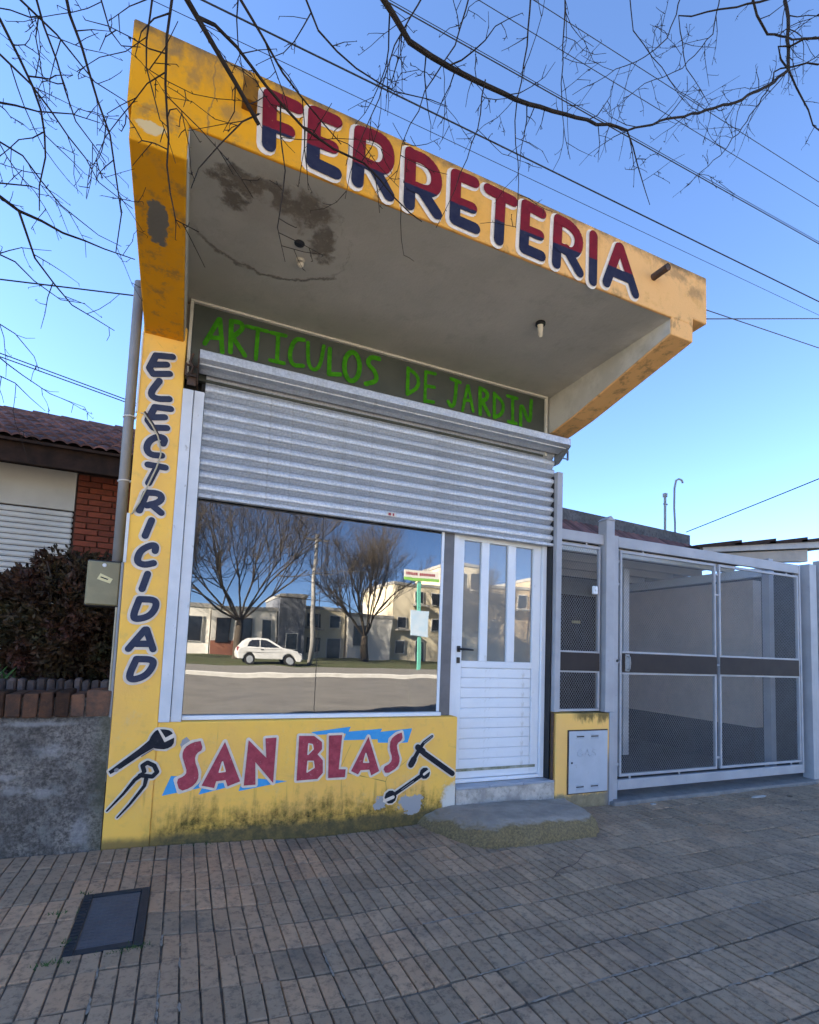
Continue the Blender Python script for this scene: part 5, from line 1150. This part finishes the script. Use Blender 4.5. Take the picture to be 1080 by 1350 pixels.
b = MB(); b.tube([(3.555, 0.030, 1.235), (3.555, 0.0, 1.225), (3.558, -0.004, 1.175), (3.555, 0.0, 1.125), (3.555, 0.030, 1.115)], 0.007, 7); b.cham(3.53, 3.58, 0.024, 0.0298, 1.10, 1.25, 0.002); b.build('handle', MAT['galv_dark'], gt)
b = MB(); b.tube([(3.44, 0.028, 1.19), (3.44, 0.022, 1.19)], 0.012, 10); b.build('lock', MAT['black'], gt)
# drain sill under the gate
b = MB(); b.cham(3.34, 6.6, -0.05, 0.30, -0.06, 0.028, 0.01)
tag(b.build('gate_sill', MAT['step']), 'rough concrete sill under the driveway gate', 'sill')
b = MB(); b.box(6.125, 6.245, 0.0, 0.11, -0.05, 2.30)
tag(b.build('gate_post', MAT['gate_paint'], bevel=0.004), 'grey steel post at the far end of the driveway gate', 'post')
nb = thing('sheet_gate', 'pale grey sheet metal gate at the right edge', 'gate', (6.7, 0.05, 0))
b = MB(); b.box(6.29, 6.40, -0.01, 0.06, 0.02, 2.35); b.build('stile', MAT['gate_paint'], nb, bevel=0.004)
b = MB()
for k in range(12): b.box(6.405 + k * 0.12, 6.52 + k * 0.12, 0.01 if k % 2 else 0.02, 0.04, 0.05, 2.28)
b.build('sheet', MAT['frame_paint'], nb)

# ================================================================== DRIVEWAY AND HOUSE BEHIND THE GATE
sheet('driveway', 2.82, 12.0, 0.30, 9.0, 20, 20, lambda x, y: 0.03 + 0.004 * math.sin(3 * x), simple('dark_driveway', (0.075, 0.07, 0.065), (0.05, 0.048, 0.045), 3, 0.9, 0.3))
bh = thing('rear_house', 'rendered house with parapet and carport behind the driveway gate', 'house', (5.5, 3.2, 0))
b = MB(); b.box(2.85, 8.05, 3.0, 3.2, 0.0, 3.35); b.box(2.85, 8.05, 3.2, 9.0, 0.0, 3.30); b.build('wall', m_concrete('rear_render', (0.24, 0.22, 0.195), (0.18, 0.165, 0.15), 0.0, 3.0, 0.3), bh)
b = MB(); b.prism([(2.85, 3.40), (8.05, 3.22), (8.05, 3.40), (2.85, 3.58)], 1, 2.96, 3.16); b.build('parapet', m_concrete('mouldy_parapet', (0.09, 0.085, 0.08), (0.16, 0.145, 0.135), 0.0, 4.0, 0.9), bh)
mb = MB(); rr = random.Random(6)
for k in range(52):
    mb.col = rr.random(); xa = 2.86 + k * 0.1
    vs = []
    for i in range(6):
        u = i / 5; hh = 0.022 * math.sin(math.pi * u)
        for (y, z) in ((2.45, 3.02), (2.95, 3.37)): vs.append((xa + 0.1 * u, y, z + hh - (xa - 2.86) * 0.030))
    mb.add(vs, [(i * 2, i * 2 + 2, i * 2 + 3, i * 2 + 1) for i in range(5)])
tag(mb.build('roof_tiles', MAT['roof_tile'], bh, attr=True, recalc=False), kind='stuff')
b = MB(); b.box(2.86, 8.05, 2.48, 2.52, 2.86, 2.97); b.build('eave_board', MAT['dark_wood'], bh)
b = MB(); b.box(2.86, 6.35, 0.9, 2.95, 2.42, 2.46); b.build('carport_roof', MAT['dark_wood'], bh)
for y in (0.95, 1.4, 1.85, 2.35):
    b = MB(); b.box(2.86, 6.3, y, y + 0.06, 2.33, 2.419); b.build('rafter', MAT['white_plaster'], bh)
b = MB(); b.box(6.10, 6.17, 0.40, 2.96, 2.22, 2.32); b.build('beam', MAT['alu_white'], bh)
b = MB(); b.box(6.2, 6.35, 0.66, 2.98, 0.46, 2.20); b.build('side_wall', m_concrete('carport_render', (0.66, 0.53, 0.42), (0.54, 0.44, 0.35), 0.0, 2.5, 0.25), bh)
b = MB(); b.box(6.19, 6.36, 0.655, 2.98, 0.0, 0.4595); b.build('side_wall_plinth', simple('dark_plinth_paint', (0.06, 0.06, 0.065), None, 5, 0.8, 0.2), bh)
b = MB(); b.box(5.02, 5.11, 1.5, 1.59, 0.03, 2.329); b.build('post', MAT['frame_paint'], bh)
b = MB(); b.box(6.02, 6.10, 0.36, 0.44, 0.03, 2.40); b.build('post', MAT['gate_paint'], bh)
dr = MB(); dr.box(5.08, 5.92, 2.955, 2.999, 0.03, 2.15); dr = dr.build('door', MAT['dark_wood'], bh)
b = MB(); b.box(5.12, 5.88, 2.93, 2.954, 0.15, 2.1); b.build('door_panel', MAT['gate_panel'], dr)
wn_ = MB(); wn_.box(4.0, 4.85, 2.95, 2.999, 1.0, 2.2); wn_ = wn_.build('window', MAT['shutter_white'], bh)
b = MB(); b.box(4.05, 4.8, 2.93, 2.949, 1.05, 2.15); b.build('pane', MAT['glass'], wn_)
b = MB(); b.cham(5.43, 5.59, 2.915, 2.929, 1.712, 1.755, 0.003); b.build('mail_slot', MAT['label'], dr)
b = MB(); b.tube([(7.606, 3.1, 3.3), (7.607, 3.1, 4.09)], 0.022, 8); b.tube([(7.607, 3.1, 4.06), (7.607, 3.1, 4.12)], 0.04, 8); b.tube([(7.57, 3.1, 3.93), (7.66, 3.1, 3.93)], 0.015, 6)
tag(b.build('vent_pipe', MAT['pipe_grey']), 'straight grey vent pipe on the rear parapet', 'pipe')
b = MB(); b.tube([(7.85, 3.1, 3.3), (7.85, 3.1, 3.62), (7.83, 3.1, 3.9), (7.84, 3.1, 4.25), (7.88, 3.1, 4.40), (7.95, 3.1, 4.44), (8.02, 3.1, 4.43), (8.05, 3.1, 4.38)], 0.018, 8)
tag(b.build('vent_pipe', MAT['pipe_grey']), 'slim swan-necked pipe on the rear parapet', 'pipe')
# neighbour's sloping lean-to on the right
ln = thing('lean_to_shed', 'weathered lean-to shed roof with corrugated sheets at the right edge', 'shed', (6.8, 1.0, 2.4))
sl = (2.72 - 2.42) / (7.42 - 5.24)
def zl(x): return 2.42 + (x - 5.24) * sl
b = MB(); b.prism([(5.24, zl(5.24)), (11, zl(11)), (11, zl(11) + 0.12), (5.24, zl(5.24) + 0.06)], 1, 0.58, 0.62); b.build('eave_board', m_worn_paint('weathered_board', (0.36, 0.33, 0.30), (0.28, 0.26, 0.24), (0.14, 0.12, 0.1), 0.6), ln, bevel=0.003)
b = MB(); b.prism([(5.5, zl(5.5) - 0.11), (7.25, zl(7.25) - 0.17), (7.25, zl(7.25) - 0.012), (5.5, zl(5.5) - 0.012)], 1, 0.64, 0.74); b.build('beam', m_worn_paint('bare_timber', (0.30, 0.24, 0.17), (0.22, 0.18, 0.13), (0.1, 0.08, 0.06), 0.5), ln, bevel=0.004)
for k in range(7):
    xa = 5.1 + k * 0.62; xb = xa + 0.74
    b = MB(); vs = []
    for i in range(13):
        for (x, up) in ((xa, 0.0), (xb, 0.035)):
            vs.append((x, 0.54 + 0.22 * i, zl(x) + 0.082 + 0.0105 * (x - 5.24) + up + 0.004 * math.sin(i * 2.2)))
            vs.append((x, 0.54 + 0.22 * i, zl(x) + 0.056 + 0.0105 * (x - 5.24) + min(up, 0.0) + 0.004 * math.sin(i * 2.2)))
    F = []
    for i in range(12):
        o = i * 4
        F += [(o, o + 2, o + 6, o + 4), (o + 1, o + 5, o + 7, o + 3), (o, o + 4, o + 5, o + 1), (o + 2, o + 3, o + 7, o + 6)]
    F += [(0, 1, 3, 2)]
    b.add(vs, F); b.build('roof_sheet', MAT['dark_wood'], ln)
b = MB(); b.box(6.9, 11, 0.62, 3.2, 0.0, 2.45); b.build('wall', MAT['dark_room'], ln)
# ================================================================== OVERHEAD WIRES
def catenary(p0, p1, sag, n=24):
    p0, p1 = Vector(p0), Vector(p1)
    return [p0.lerp(p1, i / n) - Vector((0, 0, sag * 4 * (i / n) * (1 - i / n))) for i in range(n + 1)]
WLAB = [((-0.30, 5.00), 0.0055, 'lowest thick black street cable crossing above the canopy'),
        ((-0.42, 5.48), 0.0042, 'black street cable second from the lowest thick one'),
        ((-0.40, 5.53), 0.0026, 'thin street cable strung just above the second black one'),
        ((-0.35, 6.00), 0.0030, 'thin street cable second from the top right corner'),
        ((-0.52, 6.00), 0.0030, 'uppermost thin street cable near the top right corner'),
        ((-0.12, 5.06), 0.0022, 'faint thin cable running just above the orange fascia')]
for (y, z), rad, lb in WLAB:
    b = MB(); b.tube([(x, y, z) for x in (-15 + 43 * i / 12 for i in range(13))], rad, 6)
    tag(b.build('overhead_cable', MAT['wire'], smooth=True), lb, 'cable', 'street cables above the shop')
def wire(p0, p1, rad, lb, sag=0.05):
    b = MB(); b.tube(catenary(p0, p1, sag), rad, 6)
    tag(b.build('service_wire', MAT['wire'], smooth=True), lb, 'wire', 'service wires to the houses')
wire((8.0, 3.0, 3.46), (8.75, -1.7, 4.6), 0.008, 'service wire rising from the rear parapet to the right edge', 0.02)
wire((-0.34, 1.0, 3.90), (-7.0, 1.0, 2.75), 0.005, 'thin upper service wire left of the canopy', 0.0)
wire((-0.36, 1.2, 3.06), (-6.5, 1.2, 4.22), 0.004, 'thin lower service wire above the tiled roof', 0.0)
wire((-0.36, 1.25, 3.10), (-6.5, 1.25, 4.29), 0.004, 'second thin wire running beside the lower service wire', 0.0)
wire((3.0, 4.0, 6.50), (28.0, 4.0, 14.0), 0.012, 'nearly level wire right of the canopy corner', 0.0)
wire((7.0, 4.0, 8.60), (22.0, 4.0, 9.5), 0.010, 'gently falling thin wire right of the canopy corner', 0.0)
for x, lb in ((-15.0, 'concrete utility pole far along the street to the left'), (28.0, 'concrete utility pole far along the street to the right')):
    t = thing('utility_pole', lb, 'pole', (x, -0.4, 0))
    b = MB(); b.tube([(x, -0.4, -0.1), (x, -0.4, 7.2)], [0.16, 0.10], 10); b.build('shaft', MAT['pole'], t, smooth=True)
    b = MB(); b.box(x - 0.05, x + 0.05, -1.1, 0.4, 5.95, 6.05); b.box(x - 0.05, x + 0.05, -1.1, 0.4, 5.0, 5.1); b.build('crossarm', MAT['pole'], t)

# ================================================================== BARE TREES OVERHEAD
def kink(p0, d, L, n, r, wob, lift):
    pts = [p0]; d = d.normalized()
    for i in range(n):
        d = (d + Vector((r.gauss(0, wob), r.gauss(0, wob), r.gauss(0, wob) + lift))).normalized()
        pts.append(pts[-1] + d * (L / n))
    return pts, d
def tw_rand(r): return Vector((r.gauss(0, 1), r.gauss(0, 1), r.gauss(0, 1)))
def twigs(mb, pts, r0, r1, r, density, Lmax, depth):
    """side twigs along a polyline, recursively"""
    n = len(pts)
    for i in range(n - 1):
        a, c = pts[i], pts[i + 1]; seg = (c - a); L = seg.length
        cnt = L * density; k = int(cnt) + (1 if r.random() < cnt - int(cnt) else 0)
        for _ in range(k):
            t = r.random(); p = a + seg * t; f = (i + t) / (n - 1)
            rad = r0 + (r1 - r0) * f
            ax = seg.normalized(); side = tw_rand(r); side = (side - ax * side.dot(ax)).normalized()
            d = (ax * r.uniform(0.35, 0.9) + side + Vector((0, 0, -0.12))).normalized()
            LL = Lmax * r.uniform(0.25, 1.0) * (1 - 0.4 * f)
            q, _d = kink(p, d, LL, max(2, int(LL / 0.055)), r, 0.17, 0.0)
            rr0 = max(0.0015, min(rad * 0.65, 0.0016 + LL * 0.0050)); rr1 = 0.0010
            rads = [rr0 + (rr1 - rr0) * j / (len(q) - 1) for j in range(len(q))]
            mb.tube(q, rads, 4 if rr0 < 0.003 else 5)
            for j in range(1, len(q)):       # bud knots
                if r.random() < 0.45:
                    s = tw_rand(r).normalized(); mb.tube([q[j], q[j] + s * r.uniform(0.006, 0.014)], [0.0015, 0.0006], 3)
            if depth > 0: twigs(mb, q, rr0, rr1, r, density * 0.9, LL * 0.5, depth - 1)
def wob_line(pts, r, amp):
    pts = [Vector(p) for p in pts]; out = [pts[0]]
    for a, c in zip(pts[:-1], pts[1:]):
        L = (c - a).length; n = max(1, int(L / 0.07))
        for i in range(1, n + 1):
            p = a.lerp(c, i / n)
            if i < n: p += tw_rand(r) * amp
            out.append(p)
    return out
TREES = {'A': ((-1.25, -4.35), 'bare street tree whose twigs hang in front of the left half of the canopy', 77),
         'B': ((6.6, -4.3), 'bare street tree whose branches droop into the top right corner', 91)}
for key, ((tx, ty), lb, seed) in TREES.items():
    r = random.Random(seed)
    root = thing('bare_tree', lb, 'tree', (tx, ty, 0))
    tk = MB(); top = Vector((tx + 0.05, ty + 0.08, 2.5))
    tk.tube([(tx, ty, -0.1), (tx, ty, 0.15), (tx + 0.03, ty, 1.2), top], [0.19, 0.14, 0.12, 0.115], 10); tk.build('trunk', MAT['bark'], root, smooth=True)
    limbs = MB(); br = MB()
    forks = []
    for k in range(5):
        a = 2 * math.pi * k / 5 + r.uniform(-.3, .3)
        e = top + Vector((math.cos(a) * 0.9, math.sin(a) * 0.9, 1.5 + r.uniform(0, .6)))
        q = wob_line([top - Vector((0, 0, 0.1)), top.lerp(e, 0.5) + Vector((0, 0, 0.2)), e], r, 0.02)
        limbs.tube(q, [0.07 - 0.04 * i / (len(q) - 1) for i in range(len(q))], 8)
        forks.append(q[-1])
    for k, f in enumerate(forks):      # the crown on the far side of the tree
        for m in range(3):
            d = Vector((f.x - tx, f.y - ty, 0.8)) + tw_rand(r) * 0.7
            if d.y > 0.2: d.y = -d.y * 0.5
            q, _ = kink(f, d, 1.8, 12, r, 0.12, 0.03)
            br.tube(q, [0.022 - 0.018 * i / 12 for i in range(13)], 5)
            twigs(br, q, 0.02, 0.004, r, 5.0, 0.7, 1)
    for (t, r0, r1, P3) in BRANCH:
        if t != key: continue
        s0 = Vector(P3[0])
        # carry the branch back to the nearest limb
        starts = [Vector(b_[3][i]) for b_ in BRANCH for i in range(1, len(b_[3])) if b_[3] is not P3]
        near = min((s0 - q).length for q in starts)
        line = wob_line(P3, r, 0.004)
        rads = [r0 + (r1 - r0) * i / (len(line) - 1) for i in range(len(line))]
        br.tube(line, rads, 7 if r0 > 0.006 else 5)
        twigs(br, line, r0, r1, r, 9.0, 0.42, 2)
        if near > 0.06:
            f = min(forks, key=lambda q: (q - s0).length)
            out = (s0 - Vector(P3[1])).normalized()
            m1 = s0 + out * 0.5
            back = wob_line([s0, s0 + out * 0.15, m1.lerp(f, 0.45), f], r, 0.010)
            br.tube(back, [r0 + (0.03 - r0) * (i / (len(back) - 1)) ** 1.3 for i in range(len(back))], 6)
    limbs.build('limb', MAT['bark'], root, smooth=True)
    br.build('branches', MAT['bark'], root, recalc=False)

# ================================================================== ACROSS THE STREET (seen in the shop window)
def far_tree(x, y, h, label, seed, spread=0.5):
    r = random.Random(seed); root = thing('bare_tree', label, 'tree', (x, y, 0), 'bare trees across the street')
    tk = MB(); zt = h * 0.16
    tk.tube([(x, y, -0.1), (x, y, 0.3), (x + 0.05, y, zt)], [0.36, 0.27, 0.22], 9); tk.build('trunk', MAT['bark_far'], root, smooth=True)
    mb = MB()
    def grow(p, d, L, rad, depth):
        q, dd = kink(p, d, L, 4, r, 0.10, 0.05)
        mb.tube(q, [rad * (1 - 0.45 * i / 4) for i in range(5)], 5 if depth > 2 else 3, cap=False)
        if depth == 0: return
        nb = 5 if depth > 1 else 7
        for k in range(nb):
            t = r.uniform(0.35, 1.0); pp = q[min(4, int(t * 4 + 0.5))]
            nd = (dd + tw_rand(r) * (0.42 if depth > 1 else 0.6) * spread * 1.6 + Vector((0, 0, 0.18))).normalized()
            grow(pp, nd, L * r.uniform(0.5, 0.78), rad * 0.5, depth - 1)
    for k in range(9):
        a = 2 * math.pi * k / 9 + r.uniform(-.2, .2); el = r.uniform(0.55, 1.35)
        d = Vector((math.cos(a) * math.cos(el), math.sin(a) * math.cos(el), math.sin(el)))
        grow(Vector((x + 0.05, y, zt - 0.1)), d, h * 0.36, 0.085, 4)
    mb.build('branches', MAT['bark_far'], root, recalc=False)
far_tree(3.3, -33.5, 16.5, 'spreading bare tree reflected behind the white car', 4, 0.7)
far_tree(13.2, -36.0, 12.5, 'rounded bare tree reflected in the middle of the shop window', 5, 0.55)
far_tree(-4.0, -34.0, 15.0, 'bare tree reflected at the left edge of the shop window', 6, 0.6)
far_tree(25.0, -37.0, 9.5, 'bare tree reflected near the door panes', 7, 0.55)
far_tree(33.0, -30.0, 9.0, 'bare tree across the street furthest to the right', 9, 0.55)

def building(x0, x1, y, h, mat, label, floors, cols, dep=9, win_mat='pane_dark', parapet=0.3, seed=0, band=None):
    root = thing('street_building', label, 'building', ((x0 + x1) / 2, y, 0), 'buildings across the street')
    b = MB(); b.box(x0, x1, y - dep, y, -0.2, h); b.build('wall', mat, root)
    b = MB(); b.box(x0 - 0.08, x1 + 0.08, y - dep - 0.05, y + 0.08, h, h + parapet); b.build('parapet', MAT['kerb'], root)
    if band:
        b = MB(); b.box(x0 + 0.002, x1 - 0.002, y + 0.001, y + 0.05, -0.1, 1.3); b.build('plinth', band, root)
    fh = h / floors; cw = (x1 - x0) / cols; r = random.Random(seed)
    for f in range(floors):
        for c in range(cols):
            if r.random() < 0.12: continue
            wx = x0 + cw * (c + 0.5); wz = fh * f + fh * 0.55; ww = cw * r.uniform(0.40, 0.60); wh = fh * (0.45 if f else 0.5)
            isdoor = f == 0 and r.random() < 0.3
            z0 = wz - wh / 2 if not isdoor else 0.0; z1 = wz + wh / 2
            fr = MB(); fr.box(wx - ww / 2 - 0.07, wx + ww / 2 + 0.07, y + 0.052, y + 0.12, z0 - 0.07, z1 + 0.07)
            fr = fr.build('door' if isdoor else 'window', MAT['shutter_white'] if r.random() < 0.6 else MAT['dark_wood'], root)
            p = MB(); p.box(wx - ww / 2, wx + ww / 2, y + 0.121, y + 0.135, z0, z1); p.build('pane', MAT[win_mat], fr)
            if f and r.random() < 0.5:
                bl = MB(); bl.box(wx - ww / 2 - 0.3, wx + ww / 2 + 0.3, y + 0.05, y + 0.9, z0 - 0.30, z0 - 0.16); bl.build('balcony', MAT['kerb'], root)
    return root
MAT['pane_dark'] = simple('dark_far_pane', (0.03, 0.035, 0.045), None, 3, 0.15, spec=0.6)
MAT['w_cream'] = simple('cream_far_render', (0.78, 0.68, 0.48), (0.70, 0.61, 0.44), 0.6, 0.9)
MAT['w_white'] = simple('white_far_render', (0.82, 0.78, 0.70), (0.74, 0.70, 0.62), 0.6, 0.9)
MAT['w_brick'] = simple('brick_far_wall', (0.30, 0.12, 0.07), (0.22, 0.09, 0.06), 2, 0.9)
MAT['w_grey'] = simple('grey_far_render', (0.22, 0.23, 0.26), (0.17, 0.18, 0.2), 0.6, 0.9)
MAT['w_shade_tan'] = simple('shade_tan_far_render', (0.50, 0.40, 0.27), (0.44, 0.35, 0.24), 0.6, 0.9)  # shade of the walls in the door panes is put into this tan
building(-16, -6.2, -42.0, 4.2, MAT['w_white'], 'low white house across the street at far left', 1, 4, seed=1)
building(-6.0, 1.9, -42.3, 4.0, MAT['w_white'], 'low white house across the street behind the left trees', 1, 3, seed=2)
building(2.0, 7.4, -42.0, 3.9, MAT['w_white'], 'low white house with brick plinth behind the parked car', 1, 3, seed=3, band=MAT['w_brick'])
building(7.5, 9.6, -41.5, 5.2, MAT['w_grey'], 'narrow dark grey house beside the white one', 2, 1, seed=4)
building(9.7, 13.6, -43.0, 4.4, MAT['w_cream'], 'cream two-storey house behind the middle tree', 2, 2, seed=5)
building(13.8, 18.0, -42.5, 4.0, MAT['w_white'], 'white single-storey shop behind the middle tree', 1, 2, seed=6)
building(18.2, 24.0, -43.0, 7.2, MAT['w_cream'], 'tall cream apartment block with balconies', 3, 3, seed=7)
building(24.2, 27.7, -42.0, 9.7, MAT['w_cream'], 'narrow cream tower reflected in the left door pane', 3, 2, seed=8)
building(27.9, 33.5, -42.0, 7.8, MAT['w_shade_tan'], 'broad building in shade-toned tan reflected in the middle door pane', 3, 3, seed=9)
building(33.7, 44.0, -41.0, 8.9, MAT['w_shade_tan'], 'long building in shade-toned tan reflected in the right door pane', 3, 4, seed=10)
building(44.3, 60.0, -42.0, 5.0, MAT['w_white'], 'low white building furthest right across the street', 1, 5, seed=11)
t = thing('utility_pole', 'concrete utility pole reflected right of the parked car', 'pole', (7.6, -30, 0))
b = MB(); b.tube([(7.6, -30, -0.1), (7.6, -30, 8.7)], [0.17, 0.11], 9); b.build('shaft', MAT['pole'], t, smooth=True)
b = MB(); b.box(6.9, 8.3, -30.06, -29.94, 8.2, 8.32); b.build('crossarm', MAT['pole'], t)
# street sign board on a turquoise post
sg = thing('street_sign', 'white sign board with green stripe on a turquoise post across the street', 'sign', (13.4, -26, 0))
b = MB(); b.box(13.28, 13.52, -26.06, -25.94, -0.1, 5.4); b.build('post', simple('turquoise_post', (0.16, 0.52, 0.40), None, 2, 0.5), sg)
b = MB(); b.box(12.2, 14.75, -25.93, -25.87, 5.62, 6.1); b.build('board', MAT['w_white'], sg)
b = MB(); b.box(12.2, 14.75, -25.93, -25.87, 5.42, 5.618); b.build('stripe', simple('lime_stripe', (0.30, 0.62, 0.12), None, 2, 0.6), sg)
b = MB(); x = 12.35; rq = random.Random(4)
for k in range(17):
    if k == 7: x += 0.12; continue
    wv = rq.uniform(0.07, 0.12); b.box(x, x + wv, -25.868, -25.862, 5.78, 5.95); x += wv + 0.035
b.build('board_print', MAT['letter_red'], sg)
b = MB(); b.box(12.75, 14.05, -25.93, -25.88, 2.0, 3.6); b.build('poster', simple('pale_blue_poster', (0.45, 0.62, 0.78), (0.6, 0.7, 0.8), 2, 0.6), sg)

# parked hatchback
car = thing('parked_car', 'small white hatchback parked across the street, reflected in the shop window', 'car', (4.7, -28.6, 0))
MAT['car_paint'] = simple('white_car_paint', (0.78, 0.77, 0.74), None, 2, 0.25, spec=0.6)
MAT['tyre'] = simple('tyre_rubber', (0.02, 0.02, 0.02), None, 9, 0.85)
cx0, cy = 2.8, -28.6
def arch(cx, z0, rr, n=9): return [(cx + rr * math.cos(math.pi - math.pi * i / n), z0 + rr * math.sin(math.pi - math.pi * i / n)) for i in range(n + 1)]
low = [(0.06, 0.30)] + arch(0.70, 0.30, 0.33) + arch(3.08, 0.30, 0.33) + [(3.72, 0.28), (3.82, 0.45), (3.80, 0.62), (3.55, 0.80), (2.85, 0.93), (2.72, 0.95), (0.35, 0.97), (0.08, 0.90), (0.0, 0.62), (0.02, 0.42)]
b = MB(); b.prism([(cx0 + u, w) for u, w in low], 1, cy - 0.82, cy + 0.82)
b.build('body', MAT['car_paint'], car, bevel=0.05)
cab_ = [(0.12, 0.93), (0.38, 1.30), (0.62, 1.46), (1.2, 1.50), (1.85, 1.44), (2.30, 1.22), (2.78, 0.93)]
b = MB(); n = len(cab_)
vs = []
for (sy) in (-1, 1):
    for (u, w) in cab_:
        ins = 0.80 - 0.24 * max(0, (w - 0.93)) / 0.57
        vs.append((cx0 + u, cy + sy * ins, w))
b.add(vs, [tuple(range(n)), tuple(range(2 * n - 1, n - 1, -1))] + [(i, n + i, n + i + 1, i + 1) for i in range(n - 1)])
b.build('cabin', MAT['car_paint'], car, bevel=0.03)
for sy in (-1, 1):
    for poly in ([(0.55, 0.98), (0.62, 1.20), (0.80, 1.36), (1.30, 1.38), (1.30, 0.98)], [(1.36, 0.98), (1.36, 1.38), (1.80, 1.34), (2.18, 1.16), (2.50, 0.98)]):
        b = MB(); vs = [(cx0 + u, cy + sy * (0.80 - 0.24 * (w - 0.93) / 0.57 + 0.006), w) for u, w in poly]; b.add(vs, [tuple(range(len(vs)))])
        b.build('side_window', MAT['pane_dark'], car, recalc=False)
    for wx in (0.70, 3.08):
        w_ = MB(); y0_, y1_ = sorted((cy + sy * 0.62, cy + sy * 0.83)); w_.tube([(cx0 + wx, y0_, 0.29), (cx0 + wx, y1_, 0.29)], 0.29, 20); w_ = w_.build('wheel', MAT['tyre'], car)
        b = MB(); y0_, y1_ = sorted((cy + sy * 0.80, cy + sy * 0.845)); b.tube([(cx0 + wx, y0_, 0.29), (cx0 + wx, y1_, 0.29)], 0.19, 14); b.build('rim', MAT['galv'], w_)
b = MB(); b.box(cx0 + 3.70, cx0 + 3.80, cy + 0.45, cy + 0.76, 0.62, 0.74); b.build('headlight', MAT['galv'], car)
b = MB(); b.box(cx0 + 0.0, cx0 + 0.10, cy + 0.55, cy + 0.80, 0.72, 0.95); b.build('tail_light', MAT['letter_red'], car)
b = MB(); b.box(cx0 + 1.38, cx0 + 1.56, cy + 0.825, cy + 0.845, 0.84, 0.87); b.build('door_handle', MAT['black'], car)

# unseen block added along the street at left to keep this pavement shaded
shade_block = thing('street_building', 'unseen tall cream block added at left to shade this pavement', 'building', (-9.5, 4, 0))
b = MB(); b.box(-15, -4.6, 0.02, 9.0, -0.1, 11.4); b.build('wall', MAT['w_cream'], shade_block)
b = MB(); b.box(-15.1, -4.5, -0.08, 9.1, 11.4, 11.7); b.build('parapet', MAT['kerb'], shade_block)
for f in range(3):
    for c in range(4):
        x = -13.8 + c * 2.5; z = 1.0 + f * 3.1
        fr = MB(); fr.box(x - 0.75, x + 0.75, -0.05, 0.018, z, z + 1.5); fr = fr.build('window', MAT['shutter_white'], shade_block)
        p = MB(); p.box(x - 0.68, x + 0.68, -0.06, -0.051, z + 0.07, z + 1.43); p.build('pane', MAT['pane_dark'], fr)
